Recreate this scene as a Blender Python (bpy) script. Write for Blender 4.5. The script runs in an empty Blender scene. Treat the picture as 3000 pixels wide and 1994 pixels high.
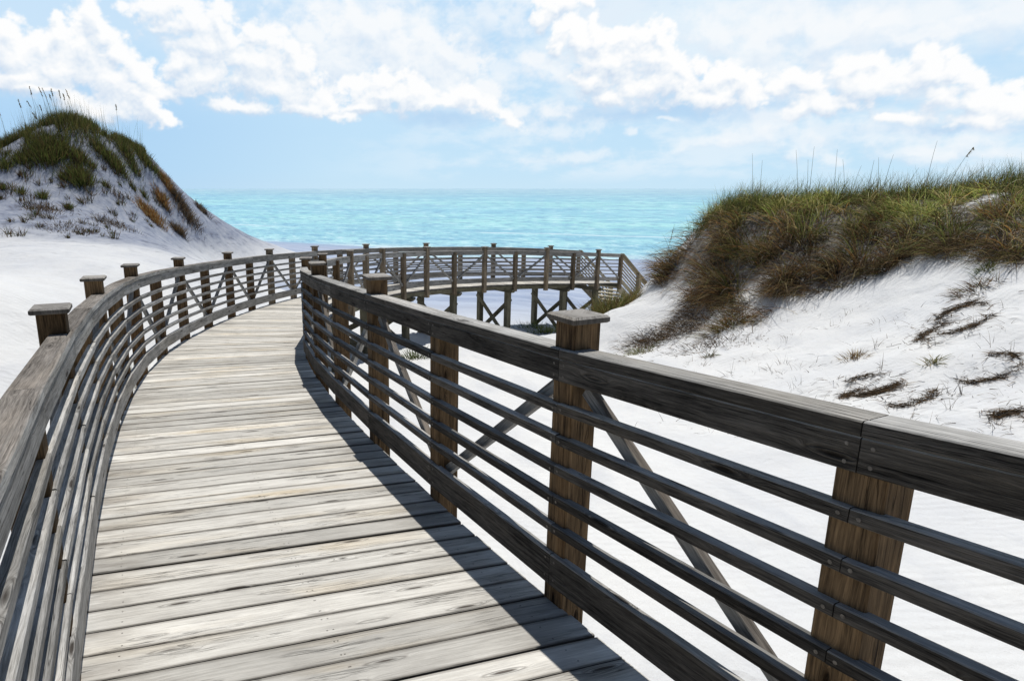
import bpy, math, random
import numpy as np
from mathutils import Vector
random.seed(7); rng = np.random.default_rng(11)
sc = bpy.context.scene
COL = sc.collection

# ------------------------------------------------------------------ camera model
F, CX, CY, HOR = 1963.479, 1262.962, 1034.247, 553.0          # focal length and principal point in photo pixels (3000 wide)
PIT = math.atan((CY - HOR) / F); CP, SP = math.cos(PIT), math.sin(PIT)
def at(u, v, Y):
    """world point seen at photo pixel (u, v) at distance Y in front of the camera"""
    a, b = (u - CX) / F, (v - CY) / F
    d = np.array([a, CP - b * SP, -SP - b * CP])
    return d * (Y / d[1])
cam = bpy.data.cameras.new('camera'); co = bpy.data.objects.new('camera', cam); COL.objects.link(co)
cam.sensor_width = 36; cam.lens = F / 3000 * 36
cam.shift_x = (1500 - CX) / 3000; cam.shift_y = (CY - 997) / 3000
cam.clip_start = 0.02; cam.clip_end = 200000
co.rotation_euler = (math.pi / 2 - PIT, 0, 0)
sc.camera = co

# ------------------------------------------------------------------ small helpers
def tag(o, label=None, cat=None, group=None, kind=None):
    if label: o['label'] = label
    if cat: o['category'] = cat
    if group: o['group'] = group
    if kind: o['kind'] = kind
    return o
def empty(name, loc, label, cat, group=None):
    o = bpy.data.objects.new(name, None); COL.objects.link(o)
    o.location = loc; o.empty_display_size = .2
    return tag(o, label, cat, group)

class MB:
    """collects polygons with uv (metres, u along the grain) and a tone per polygon, builds ONE mesh object"""
    def __init__(s): s.v, s.f, s.uv, s.t, s.m = [], [], [], [], []
    def poly(s, pts, uvs, tone, mi=0):
        b = len(s.v); s.v += [tuple(p) for p in pts]; s.f.append(tuple(range(b, b + len(pts))))
        s.uv += list(uvs); s.t += [tone] * len(pts); s.m.append(mi)
    def prism(s, rings, ulist, tone, mi=0):
        """loft through closed rings of points (same count); flat caps at both ends"""
        n = len(rings[0]); per = [0.]
        for i in range(n):
            per.append(per[-1] + float(np.linalg.norm(np.subtract(rings[0][(i + 1) % n], rings[0][i]))))
        for k in range(len(rings) - 1):
            A, B = rings[k], rings[k + 1]
            for i in range(n):
                j = (i + 1) % n
                s.poly([A[i], A[j], B[j], B[i]],
                       [(ulist[k], per[i]), (ulist[k], per[i + 1]), (ulist[k + 1], per[i + 1]), (ulist[k + 1], per[i])], tone, mi)
        for R, u, rev in ((rings[0], ulist[0], True), (rings[-1], ulist[-1], False)):
            r = list(reversed(R)) if rev else list(R)
            s.poly(r, [(u + .01 * i, .02 * i) for i in range(n)], (tone[0] * .8, tone[1], tone[2], 1), mi)
    def build(s, name, mats, parent=None, smooth=False):
        me = bpy.data.meshes.new(name); org = np.array(parent_world(parent)) if parent else np.zeros(3)
        me.from_pydata([tuple(np.array(p) - org) for p in s.v], [], s.f)
        for m in (mats if isinstance(mats, (list, tuple)) else [mats]): me.materials.append(m)
        uvl = me.uv_layers.new(name='UVMap'); uvl.data.foreach_set('uv', np.array(s.uv, np.float32).ravel())
        ca = me.color_attributes.new('tone', 'FLOAT_COLOR', 'CORNER'); ca.data.foreach_set('color', np.array(s.t, np.float32).ravel())
        me.polygons.foreach_set('material_index', np.array(s.m, np.int32))
        me.validate(); me.update()
        o = bpy.data.objects.new(name, me); COL.objects.link(o)
        if parent: o.parent = parent
        return o
def parent_world(p):
    v = Vector((0, 0, 0))
    while p is not None: v += p.location; p = p.parent
    return v
def rtone(spread=.18, warm=0.): return (1 + random.uniform(-spread, spread), random.random(), random.random(), 1)

# ------------------------------------------------------------------ materials
def mat(name):
    m = bpy.data.materials.new(name); m.use_nodes = True
    nt = m.node_tree; b = nt.nodes['Principled BSDF']
    return m, nt, b
class N:
    def __init__(s, nt): s.nt = nt
    def n(s, typ, **kw):
        x = s.nt.nodes.new(typ)
        for k, v in kw.items(): setattr(x, k, v)
        return x
    def put(s, sock, v):
        if isinstance(v, bpy.types.NodeSocket): s.nt.links.new(v, sock)
        elif v is not None: sock.default_value = v
    def math(s, op, a, b=None, c=None, clamp=False):
        x = s.n('ShaderNodeMath', operation=op, use_clamp=clamp)
        s.put(x.inputs[0], a)
        if b is not None: s.put(x.inputs[1], b)
        if c is not None: s.put(x.inputs[2], c)
        return x.outputs[0]
    def vmath(s, op, a, b=None, scale=None):
        x = s.n('ShaderNodeVectorMath', operation=op); s.put(x.inputs[0], a)
        if b is not None: s.put(x.inputs[1], b)
        if scale is not None: s.put(x.inputs['Scale'], scale)
        return x.outputs['Value'] if op in ('DOT_PRODUCT', 'LENGTH', 'DISTANCE') else x.outputs[0]
    def comb(s, x, y, z):
        c = s.n('ShaderNodeCombineXYZ')
        for i, v in enumerate((x, y, z)): s.put(c.inputs[i], v)
        return c.outputs[0]
    def sep(s, v):
        c = s.n('ShaderNodeSeparateXYZ'); s.put(c.inputs[0], v); return c.outputs
    def noise(s, vec, scale=1., detail=4., rough=.55, dist=0., dims='3D', out=0):
        x = s.n('ShaderNodeTexNoise', noise_dimensions=dims); s.put(x.inputs['Vector'], vec)
        s.put(x.inputs['Scale'], scale); s.put(x.inputs['Detail'], detail); s.put(x.inputs['Roughness'], rough); s.put(x.inputs['Distortion'], dist)
        return x.outputs[out]
    def rng(s, v, a, b, c=0., d=1., smooth=False):
        x = s.n('ShaderNodeMapRange', interpolation_type='SMOOTHSTEP' if smooth else 'LINEAR', clamp=True)
        s.put(x.inputs['Value'], v)
        for i, q in zip(('From Min', 'From Max', 'To Min', 'To Max'), (a, b, c, d)): s.put(x.inputs[i], q)
        return x.outputs['Result']
    def ramp(s, v, stops, interp='LINEAR'):
        x = s.n('ShaderNodeValToRGB'); s.put(x.inputs[0], v); r = x.color_ramp; r.interpolation = interp
        while len(r.elements) < len(stops): r.elements.new(.5)
        for e, (p, c) in zip(r.elements, stops): e.position = p; e.color = (*c, 1)
        return x.outputs[0]
    def mix(s, f, a, b, blend='MIX'):
        x = s.n('ShaderNodeMix', data_type='RGBA', blend_type=blend); s.put(x.inputs[0], f)
        for sock, v in ((x.inputs[6], a), (x.inputs[7], b)):
            s.put(sock, (*v, 1) if isinstance(v, tuple) and len(v) == 3 else v)
        return x.outputs[2]
    def attr(s, name):
        return s.n('ShaderNodeAttribute', attribute_name=name)
    def bump(s, h, strength=.3, dist=.01, normal=None):
        x = s.n('ShaderNodeBump'); s.put(x.inputs['Height'], h); s.put(x.inputs['Strength'], strength); s.put(x.inputs['Distance'], dist)
        if normal is not None: s.put(x.inputs['Normal'], normal)
        return x.outputs[0]

def wood(name, side, top, crack=.7, nails=False, warm=(1, .93, .82), stripes=1.):
    """weathered timber: side = (dark, light) on upright faces, top = (dark, light) on faces turned up"""
    m, nt, b = mat(name); g = N(nt)
    uv = g.n('ShaderNodeUVMap', uv_map='UVMap').outputs[0]; u, v, _ = g.sep(uv)
    tone = g.attr('tone'); sp = g.n('ShaderNodeSeparateColor'); nt.links.new(tone.outputs['Color'], sp.inputs[0])
    tr, tg, tb = sp.outputs[0], sp.outputs[1], sp.outputs[2]
    off = g.math('MULTIPLY', tg, 37.)
    def vec(a, c, o=0.): return g.comb(g.math('MULTIPLY_ADD', u, a, off), g.math('MULTIPLY_ADD', v, c, o), g.math('MULTIPLY', tb, 9.))
    # knots bend the grain around them
    vor = g.n('ShaderNodeTexVoronoi', voronoi_dimensions='3D'); g.put(vor.inputs['Vector'], vec(2.0, 12.)); vor.inputs['Scale'].default_value = 1.
    kd = vor.outputs['Distance']
    kn = g.rng(kd, .0, .3, 1., 0., True)
    vb = g.math('MULTIPLY_ADD', g.noise(vec(1.1, 3.5), 1., 3), .05, g.math('MULTIPLY', kn, .035))
    v2 = g.math('ADD', v, vb)
    def vec2(a, c): return g.comb(g.math('MULTIPLY_ADD', u, a, off), g.math('MULTIPLY', v2, c), g.math('MULTIPLY', tb, 9.))
    A = g.noise(vec2(2.6, 88.), 1., 5, .66)
    Bn = g.noise(vec2(14., 300.), 1., 3, .65)
    Cn = g.noise(vec(3.2, 11.), 1., 5, .6)
    val = g.math('ADD', g.math('MULTIPLY', A, .5 * stripes), g.math('ADD', g.math('MULTIPLY', Bn, .40), g.math('MULTIPLY', Cn, .40)))
    val = g.rng(val, .50 + .25 * (stripes - 1) , .80 + .25 * (stripes - 1), 0., 1.)
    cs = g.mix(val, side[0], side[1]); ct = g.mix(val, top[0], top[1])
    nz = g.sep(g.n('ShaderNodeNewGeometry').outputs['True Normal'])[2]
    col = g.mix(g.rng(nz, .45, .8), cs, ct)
    # brown warmth where the silver has worn off
    wf = g.rng(g.noise(vec(.9, 5.), 1., 3), .5, .72, 0., .55)
    col = g.mix(wf, col, g.mix(1., col, (*warm,), 'MULTIPLY'))
    # checks and cracks along the grain
    dk = g.noise(vec2(1.5, 70.), 1., 3, .55)
    ck = g.rng(g.math('ABSOLUTE', g.math('SUBTRACT', dk, .5)), .0, .013, 1., 0.)
    ck = g.math('MULTIPLY', ck, g.rng(g.noise(vec(1.6, 9.), 1., 2), .48, .60))
    ck = g.math('MULTIPLY', ck, crack)
    dark = g.math('MAXIMUM', ck, g.math('MAXIMUM', g.rng(kd, .07, .12, .95, 0.), g.math('MULTIPLY', g.rng(g.math('ABSOLUTE', g.math('SUBTRACT', kd, .16)), .0, .03, 1., 0.), .45)))
    if nails:
        au = g.math('ABSOLUTE', u)
        du = g.math('MINIMUM', g.math('ABSOLUTE', g.math('SUBTRACT', au, g.math('MULTIPLY_ADD', tg, .02, .735))), g.math('ABSOLUTE', g.math('SUBTRACT', au, g.math('MULTIPLY', tb, .012))))
        dv = g.math('MINIMUM', g.math('ABSOLUTE', g.math('SUBTRACT', v, g.math('MULTIPLY_ADD', tb, .012, .026))), g.math('ABSOLUTE', g.math('SUBTRACT', v, g.math('MULTIPLY_ADD', tg, .012, .120))))
        dd = g.math('SQRT', g.math('ADD', g.math('MULTIPLY', du, du), g.math('MULTIPLY', dv, dv)))
        dark = g.math('MAXIMUM', dark, g.math('MULTIPLY', g.rng(dd, .0020, .0040, .75, 0.), g.rng(nz, .5, .6)))
        # grime towards the plank ends
        gr = g.math('MULTIPLY', g.rng(au, .45, .92), g.rng(g.noise(vec(2.2, 8.), 1., 4), .42, .68))
        col = g.mix(g.math('MULTIPLY', gr, .80), col, g.mix(1., col, (.40, .365, .34), 'MULTIPLY'))
        gold = g.math('MULTIPLY', g.rng(au, .75, .2), g.rng(g.noise(vec(.8, 6.), 1., 3), .55, .75))
        ev = g.rng(g.math('MINIMUM', v, g.math('SUBTRACT', .153, v)), .0, .012, .6, 0.)
        col = g.mix(ev, col, g.mix(1., col, (.35, .33, .31), 'MULTIPLY'))
        col = g.mix(g.math('MULTIPLY', gold, .5), col, g.mix(1., col, (1.02, .86, .60), 'MULTIPLY'))
    col = g.mix(dark, col, g.mix(1., col, (.16, .14, .13), 'MULTIPLY'))
    col = g.mix(1., col, g.comb(tr, tr, tr), 'MULTIPLY')
    g.put(b.inputs['Base Color'], col); b.inputs['Roughness'].default_value = .92; b.inputs['Specular IOR Level'].default_value = .10
    h = g.math('SUBTRACT', g.math('ADD', g.math('MULTIPLY', Bn, .4), A), g.math('MULTIPLY', dark, 1.6))
    g.put(b.inputs['Normal'], g.bump(h, .8, .005))
    return m
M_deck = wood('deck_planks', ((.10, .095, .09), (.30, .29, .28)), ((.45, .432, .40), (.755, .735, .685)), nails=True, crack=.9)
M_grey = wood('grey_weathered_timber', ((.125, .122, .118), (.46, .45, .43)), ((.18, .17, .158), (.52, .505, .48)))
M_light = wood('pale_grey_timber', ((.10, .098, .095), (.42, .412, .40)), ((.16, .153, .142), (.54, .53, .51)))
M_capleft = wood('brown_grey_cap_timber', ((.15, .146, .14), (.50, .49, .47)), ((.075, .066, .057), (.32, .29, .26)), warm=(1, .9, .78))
M_shaded = wood('shade_dark_timber', ((.0105, .0097, .009), (.138, .125, .111)), ((.20, .195, .185), (.55, .54, .52)))  # darker copy for the near right railing, its inner-side shade put into colour
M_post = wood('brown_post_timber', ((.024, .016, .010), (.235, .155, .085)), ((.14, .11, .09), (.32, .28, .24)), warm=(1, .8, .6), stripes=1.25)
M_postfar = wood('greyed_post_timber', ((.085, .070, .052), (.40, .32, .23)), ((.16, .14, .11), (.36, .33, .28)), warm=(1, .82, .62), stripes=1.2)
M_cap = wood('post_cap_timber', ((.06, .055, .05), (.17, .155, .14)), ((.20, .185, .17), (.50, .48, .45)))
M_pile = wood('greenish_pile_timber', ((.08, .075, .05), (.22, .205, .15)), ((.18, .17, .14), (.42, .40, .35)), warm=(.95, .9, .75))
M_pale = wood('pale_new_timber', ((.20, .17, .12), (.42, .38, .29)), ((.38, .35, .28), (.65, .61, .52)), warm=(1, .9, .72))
m, nt, b = mat('screw_metal'); b.inputs['Base Color'].default_value = (.03, .028, .026, 1); b.inputs['Metallic'].default_value = .6; b.inputs['Roughness'].default_value = .55
g = N(nt); tx = g.n('ShaderNodeTexCoord'); g.put(b.inputs['Base Color'], g.ramp(g.noise(tx.outputs['Object'], 90., 2), [(.3, (.10, .09, .08)), (.8, (.24, .22, .20))])); M_screw = m

# ------------------------------------------------------------------ the walkway's line
W = 1.716
KS = np.linspace(0, 30, 11)
KAP = [.0162, .0256, .0303, .0678, .0493, .0519, .0939, .1118, .0608, -.0260, -.1164]
SLO = [-.0894, -.0465, -.0588, -.0786, -.0627, -.0618, -.0572, -.0553, -.0509, -.0756, -.0918]
SS = np.linspace(-6, 34, 8001); DS = SS[1] - SS[0]; I0 = int(np.argmin(abs(SS)))
kk = np.interp(SS, KS, KAP); kk[SS > 29.2] = 0; sl = np.interp(SS, KS, SLO)
TH = np.cumsum(kk) * DS; TH += -.48787 - TH[I0]
PX = np.cumsum(np.sin(TH)) * DS; PX += .75404 - PX[I0]
PY = np.cumsum(np.cos(TH)) * DS; PY += 0 - PY[I0]
PZ = np.cumsum(sl) * DS; PZ += -1.49395 - PZ[I0]
def P(s, lat, h):
    """point at arc length s, lateral offset (right positive), height above the deck"""
    if lat < 0: lat -= .024 * min(max((3.4 - s) / 2.2, 0.), 1.)
    x, y, z, t = (np.interp(s, SS, a) for a in (PX, PY, PZ, TH))
    return np.array([x + math.cos(t) * lat, y - math.sin(t) * lat, z + h])
def frame(s):
    t = float(np.interp(s, SS, TH)); return np.array([math.sin(t), math.cos(t), 0.]), np.array([math.cos(t), -math.sin(t), 0.])
S_END = 29.95

# ------------------------------------------------------------------ terrain
N_SH = np.array([.432, .902]); SEA = -5.6
def base(x, y):
    t = np.asarray(x) * N_SH[0] + np.asarray(y) * N_SH[1]
    return np.interp(t, [-40, 0, 10, 20, 35, 58.5, 90, 400], [-2.6, -3.0, -3.5, -4.35, -5.0, -5.62, -7., -12.])
ctl = []
for u, v, Y in [(0,435,29),(103,385,30),(160,358,30.5),(244,358,31),(286,393,31.5),(362,419,32),(431,454,33),(481,503,34),(534,560,35),(595,606,36.5),(656,652,38),(744,694,40),(839,736,43),
                (0,530,27.5),(200,520,28.5),(380,560,30),(450,600,31.5),(0,620,25),(200,640,25.5),(400,660,28),(520,690,31),(620,720,33),(700,735,34.5),
                (0,700,21.5),(200,720,20),(400,745,20),(560,755,24),(0,800,14),(100,870,11.5),(300,780,15.5),
                (1764,925,19),(1800,897,19.3),(1853,883,19.6),(1831,1012,17.5),(1700,1000,18),(1940,1040,15),(2050,1130,12),(2200,1180,10.5),(2500,1260,8.5),(2900,1300,7.5),
                (2250,1000,14),(2184,942,15.5),(2265,855,16),(2455,839,15),(2617,779,14.5),(2834,720,13.5),(2997,779,12),(2400,1000,12.8),(2600,1000,11.5),(2850,1000,10.3),(2950,900,11),(2700,880,12.7),
                (1880,877,20),(1940,790,20.5),(1999,715,20.5),(2060,665,20),(2120,620,19.5),(2178,612,19),(2300,606,18.5),(2500,598,17.5),(2700,592,16.5),(2900,574,15.5),(3000,560,15),
                (2300,720,17.2),(2500,700,16.2),(2750,640,15),(2100,760,18.8),(2000,850,18.5)]:
    ctl.append(at(u, v, Y))
ctl += [np.array(p, float) for p in [(-17,41,-1.5),(-12,45,-3.4),(-8,50,-5.1),(-25,41,-1),(-28,28,1.3),(-35,30,2),(-40,20,0),(-20,50,-3),(-32,50,-2),(-45,40,1),
        (-2.3,2,-2.75),(-3.6,4,-2.6),(-4.6,8,-2.7),(-5,12,-2.95),(-4.7,16,-3.3),(-3.6,20,-3.9),(-2,23,-4.4),(-3,-3,-2.2),(-10,0,-1.8),(-10,5,-1.8),(-18,8,-1.6),
        (0,3.5,-3.0),(1.5,2,-2.95),(2.5,4,-3.05),(0,8,-3.35),(-1.7,12,-3.6),(.2,15.5,-3.95),(-.9,17.3,-4.1),(1.3,18.5,-4.3),(3,23,-4.7),(5,26,-4.95),(1,26,-4.9),(7.5,29,-5.15),(8.5,26.5,-5.0),(4,12,-3.7),(5.2,21.6,-4.3),(4.4,20,-4.3),(6.3,22.3,-4.3),
        (18,13,-.1),(24,10,.2),(20,6,-1.5),(14,5,-2.6),(10,3,-2.8),(30,8,.5),(30,18,-.2),(10.3,24.5,-2.9),(12,31,-4.6),(20,32,-3.8),(26,22,-.9),(9,22.5,-2.3),(10,28.5,-4.7),(30,30,-2)]]
for u, v, Y in [(2060,665,20),(2120,620,19.5),(2178,612,19),(2300,606,18.5),(2500,598,17.5),(2700,592,16.5),(2900,574,15.5),(3000,560,15),(3200,545,14.2)]:
    ctl += [at(u, v + 6, Y + 1.3), at(u, v + 30, Y + 3.2), at(u, v + 75, Y + 6.)]
for u, v, Y in [(-80,440,29),(0,435,29),(103,385,30),(160,362,30.5),(244,362,31),(362,419,32),(481,503,34),(595,606,36.5)]:
    ctl += [at(u, v + 10, Y + 1.4), at(u, v + 45, Y + 3.4)]
ctl = np.array(ctl)
def kern(r): return (1 + r / 5.) * np.exp(-r / 5.)
_r = np.hypot(ctl[:, None, 0] - ctl[None, :, 0], ctl[:, None, 1] - ctl[None, :, 1])
_w = np.linalg.solve(kern(_r) + 2e-3 * np.eye(len(ctl)), ctl[:, 2] - base(ctl[:, 0], ctl[:, 1]))
_perm = rng.random((512, 512))
def vnoise(x, y):
    xi, yi = np.floor(x).astype(int), np.floor(y).astype(int); fx, fy = x - xi, y - yi
    fx, fy = fx * fx * (3 - 2 * fx), fy * fy * (3 - 2 * fy)
    a, b_, c, d = (_perm[(xi + i) % 512, (yi + j) % 512] for i, j in ((0, 0), (1, 0), (0, 1), (1, 1)))
    return (a * (1 - fx) + b_ * fx) * (1 - fy) + (c * (1 - fx) + d * fx) * fy - .5
def fbm(x, y, o=4):
    s, a = 0., 1.
    for k in range(o): s = s + a * vnoise(x * 2 ** k + 17.3 * k, y * 2 ** k + 9.1 * k); a *= .5
    return s
def hz(x, y, detail=True):
    x, y = np.atleast_1d(np.asarray(x, float)), np.atleast_1d(np.asarray(y, float)); sh = x.shape; X, Y = x.ravel(), y.ravel(); z = np.empty(len(X))
    for i in range(0, len(X), 20000):
        q = slice(i, i + 20000)
        z[q] = kern(np.hypot(X[q, None] - ctl[None, :, 0], Y[q, None] - ctl[None, :, 1])) @ _w
    bz = base(X, Y); dune = np.clip(np.abs(z) / 1.5, .25, 1.6)
    z = bz + z
    if detail:
        t = X * N_SH[0] + Y * N_SH[1]
        z = z + .10 * dune * fbm(X * .45, Y * .45, 3) * np.clip((50 - t) / 15, .15, 1) + .05 * (1 + 1.7 * np.clip((X - 4) / 2, 0, 1) * np.clip((Y - 6) / 3, 0, 1)) * fbm(X * 1.7 + 3, Y * 1.7, 4) * np.clip((45 - t) / 10, .2, 1)
    return z.reshape(sh)
def axis(lo, hi, step, far, n):
    d = np.arange(lo, hi + 1e-6, step); gg = step * 1.35 ** np.arange(1, 60); gg = np.cumsum(gg)
    a = hi + gg[hi + gg < far]; c = lo - gg[lo - gg > -far]
    return np.concatenate([c[::-1], d, a])
def grid_obj(name, xs, ys, zf, mat_):
    X, Y = np.meshgrid(xs, ys); Z = zf(X, Y); n, mm = X.shape
    V = np.stack([X, Y, Z], -1).reshape(-1, 3); idx = np.arange(n * mm).reshape(n, mm)
    Q = np.stack([idx[:-1, :-1], idx[:-1, 1:], idx[1:, 1:], idx[1:, :-1]], -1).reshape(-1, 4)
    me = bpy.data.meshes.new(name); me.vertices.add(len(V)); me.vertices.foreach_set('co', V.ravel())
    me.loops.add(Q.size); me.loops.foreach_set('vertex_index', Q.ravel()); me.polygons.add(len(Q))
    me.polygons.foreach_set('loop_start', np.arange(0, Q.size, 4)); me.polygons.foreach_set('loop_total', np.full(len(Q), 4))
    me.polygons.foreach_set('use_smooth', np.ones(len(Q), bool))
    me.update(); me.validate(); me.materials.append(mat_)
    o = bpy.data.objects.new(name, me); COL.objects.link(o); return o

# sand
m, nt, b = mat('white_quartz_sand'); g = N(nt); M_sand = m
pos = g.n('ShaderNodeTexCoord').outputs['Object']; px, py, pz = g.sep(pos)
t = g.math('MULTIPLY_ADD', px, float(N_SH[0]), g.math('MULTIPLY', py, float(N_SH[1])))
n1 = g.noise(pos, .35, 5, .6); n2 = g.noise(pos, 6., 4, .6); n3 = g.noise(pos, 160., 2, .6)
n0 = g.noise(g.vmath('MULTIPLY', pos, (1.2, .5, .9)), .9, 6, .62, .6)
col = g.mix(g.rng(n1, .35, .65), (.745, .745, .735), (.66, .67, .685))
col = g.mix(g.rng(n0, .52, .72, 0., .55), col, (.52, .54, .58))
col = g.mix(g.rng(n2, .5, .72, 0., .25), col, (.60, .60, .605))
col = g.mix(g.rng(n3, .62, .75, 0., .45), col, (.48, .47, .46))
lit_ = g.attr('litter_shade'); ls = g.n('ShaderNodeSeparateColor'); nt.links.new(lit_.outputs['Color'], ls.inputs[0])
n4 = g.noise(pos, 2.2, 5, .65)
col = g.mix(g.math('MULTIPLY', ls.outputs[1], g.rng(n4, .30, .62, .65, 1.)), col, (.205, .235, .315))  # grey-blue shade of the left dune face painted into the sand colour
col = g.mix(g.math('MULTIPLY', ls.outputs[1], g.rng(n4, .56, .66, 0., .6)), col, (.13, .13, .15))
col = g.mix(g.math('MULTIPLY', ls.outputs[0], g.rng(n2, .30, .55, .55, 1.)), col, (.055, .042, .028))
# damp, packed beach towards the water
st = g.noise(g.comb(g.math('MULTIPLY', px, .10), g.math('MULTIPLY', t, .9), 0.), 1., 5, .65)
low = g.rng(g.math('ADD', pz, g.math('MULTIPLY', g.math('SUBTRACT', st, .5), .5)), -4.30, -4.72)
wet = g.math('MULTIPLY', g.rng(g.math('ADD', t, g.math('MULTIPLY', g.math('SUBTRACT', st, .5), 9.)), 18., 28.), low)
wc = g.mix(g.rng(st, .38, .62), (.285, .345, .475), (.44, .50, .61))
col = g.mix(wet, col, wc)
vw = g.rng(g.math('ADD', t, g.math('MULTIPLY', g.math('SUBTRACT', n1, .5), 4.)), 53.5, 57.5)
col = g.mix(vw, col, (.27, .36, .50))
g.put(b.inputs['Base Color'], col); g.put(b.inputs['Roughness'], g.rng(vw, 0., 1., .93, .35)); b.inputs['Specular IOR Level'].default_value = .15
wv = g.n('ShaderNodeTexWave', wave_type='BANDS', bands_direction='Y'); g.put(wv.inputs['Vector'], pos)
for k, q in (('Scale', 2.6), ('Distortion', 5.), ('Detail', 2.), ('Detail Scale', .8)): wv.inputs[k].default_value = q
rip = g.math('MULTIPLY', wv.outputs['Fac'], g.rng(g.noise(pos, .5, 2), .4, .6))
vf = g.n('ShaderNodeTexVoronoi', feature='SMOOTH_F1'); g.put(vf.inputs['Vector'], g.vmath('ADD', pos, g.vmath('SCALE', g.noise(pos, 2., 2, out=1), scale=.25))); vf.inputs['Scale'].default_value = 2.3; vf.inputs['Smoothness'].default_value = .35
ft = g.math('MULTIPLY', g.rng(vf.outputs['Distance'], .08, .30), g.rng(g.noise(pos, .32, 3), .47, .60))
h = g.math('ADD', g.math('ADD', g.math('MULTIPLY', ft, .9), g.math('MULTIPLY', n2, .8)), g.math('ADD', g.math('MULTIPLY', rip, .16), g.math('MULTIPLY', n3, .14)))
g.put(b.inputs['Normal'], g.bump(g.math('ADD', h, g.math('MULTIPLY', n0, 1.6)), .75, .045))
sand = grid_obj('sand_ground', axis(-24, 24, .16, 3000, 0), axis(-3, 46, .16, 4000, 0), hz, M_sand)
tag(sand, 'white quartz sand of the beach and dunes around the boardwalk', 'sand', kind='structure')
def hit(u, v, y0=3., y1=70.):
    """where the line of sight through photo pixel (u, v) meets the sand"""
    ys = np.arange(y0, y1, .04); d = at(u, v, 1.); zt = hz(d[0] * ys, ys)
    k = np.nonzero(zt >= d[2] * ys)[0]
    if not len(k): return None
    y = ys[k[0]]; return np.array([d[0] * y, y, float(zt[k[0]])])

# sea
m, nt, b = mat('sea_water'); g = N(nt); M_sea = m
pos = g.n('ShaderNodeTexCoord').outputs['Object']; px, py, pz = g.sep(pos)
t = g.math('MULTIPLY_ADD', px, float(N_SH[0]), g.math('MULTIPLY', py, float(N_SH[1])))
al = g.math('MULTIPLY_ADD', px, float(N_SH[1]), g.math('MULTIPLY', py, -float(N_SH[0])))
def wn(a, c, d=4, r=.6, o=0.): return g.noise(g.comb(g.math('MULTIPLY', al, a), g.math('MULTIPLY', t, c), o), 1., d, r)
lt = g.math('LOGARITHM', g.math('MAXIMUM', g.math('SUBTRACT', t, 50.), 1.), 10.)
lt = g.math('ADD', lt, g.math('MULTIPLY', g.math('SUBTRACT', wn(.006, .03, 4, .6), .5), .35))
col = g.ramp(g.math('DIVIDE', lt, 4.), [(.22, (.42, .58, .66)), (.31, (.26, .60, .66)), (.385, (.15, .50, .62)), (.45, (.26, .68, .645)), (.51, (.13, .49, .63)), (.57, (.25, .65, .635)), (.635, (.13, .44, .58)), (.70, (.19, .40, .53)), (.80, (.29, .43, .54)), (1., (.36, .48, .58))])
w1 = wn(.05, .30, 5, .65); w2 = wn(.22, 1.1, 5, .65, 3.); w3 = wn(.010, .045, 5, .62, 7.); w4 = wn(.5, 2.6, 4, .65, 5.)
ltn = g.math('LOGARITHM', t, 2.718)
w5 = g.noise(g.comb(g.math('DIVIDE', g.math('MULTIPLY', al, 42.), t), g.math('MULTIPLY', ltn, 26.), 1.), 1., 6, .68)
w6 = g.noise(g.comb(g.math('DIVIDE', g.math('MULTIPLY', al, 9.), t), g.math('MULTIPLY', ltn, 9.), 6.), 1., 5, .62)
col = g.mix(g.rng(w1, .50, .66, 0., .55), col, (.025, .38, .58))
col = g.mix(g.rng(w2, .56, .68, 0., .45), col, (.03, .34, .52))
col = g.mix(g.rng(w3, .52, .70, 0., .4), col, (.05, .45, .62))
col = g.mix(g.rng(w2, .44, .33, 0., .55), col, (.60, .84, .86))
col = g.mix(g.rng(w4, .55, .66, 0., .5), col, (.03, .33, .50))
col = g.mix(g.rng(w3, .46, .34, 0., .5), col, (.42, .80, .82))
col = g.mix(g.rng(w6, .51, .62, 0., .7), col, (.05, .36, .56))
col = g.mix(g.rng(w6, .48, .38, 0., .5), col, (.42, .82, .80))
col = g.mix(g.rng(w5, .52, .60, 0., .75), col, (.02, .24, .44))
col = g.mix(g.rng(w5, .46, .36, 0., .65), col, (.70, .90, .92))
# foam on a low breaker and at the water's edge
br = g.math('ABSOLUTE', g.math('SUBTRACT', g.math('SUBTRACT', t, 84.5), g.math('MULTIPLY', g.math('SUBTRACT', wn(.05, .0, 3), .5), 11.)))
fm = g.math('MULTIPLY', g.rng(br, .2, 1.1, 1., 0.), g.math('MULTIPLY', g.rng(wn(.12, .5, 4, .7, 5.), .36, .54), g.rng(wn(.03, 0., 2, .6, 11.), .44, .54)))
ed = g.math('MULTIPLY', g.rng(g.math('ADD', t, g.math('MULTIPLY', g.math('SUBTRACT', wn(.08, 0., 3), .5), 5.)), 60.8, 59., 0., 1.), g.rng(wn(.25, .9, 4, .7, 2.), .4, .6))
foam = g.math('MAXIMUM', fm, g.math('MULTIPLY', ed, .55))
col = g.mix(foam, col, (.85, .90, .93))
calm = g.rng(wn(.008, .02, 3, .6, 21.), .38, .62, .0, .45)
col = g.mix(calm, col, g.mix(.5, col, (.30, .62, .66)))
col = g.mix(.10, col, (.42, .52, .60))
g.put(b.inputs['Base Color'], col); b.inputs['Roughness'].default_value = .28; b.inputs['IOR'].default_value = 1.33; b.inputs['Specular IOR Level'].default_value = .32
wh = g.math('ADD', g.math('MULTIPLY', w2, .5), g.math('ADD', g.math('MULTIPLY', w1, 1.2), g.math('MULTIPLY', wn(.9, 3.2, 4, .65, 9.), .22)))
g.put(b.inputs['Normal'], g.bump(wh, .55, .6))
e1 = np.array([N_SH[1], -N_SH[0]]); Lx = 90000.
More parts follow.
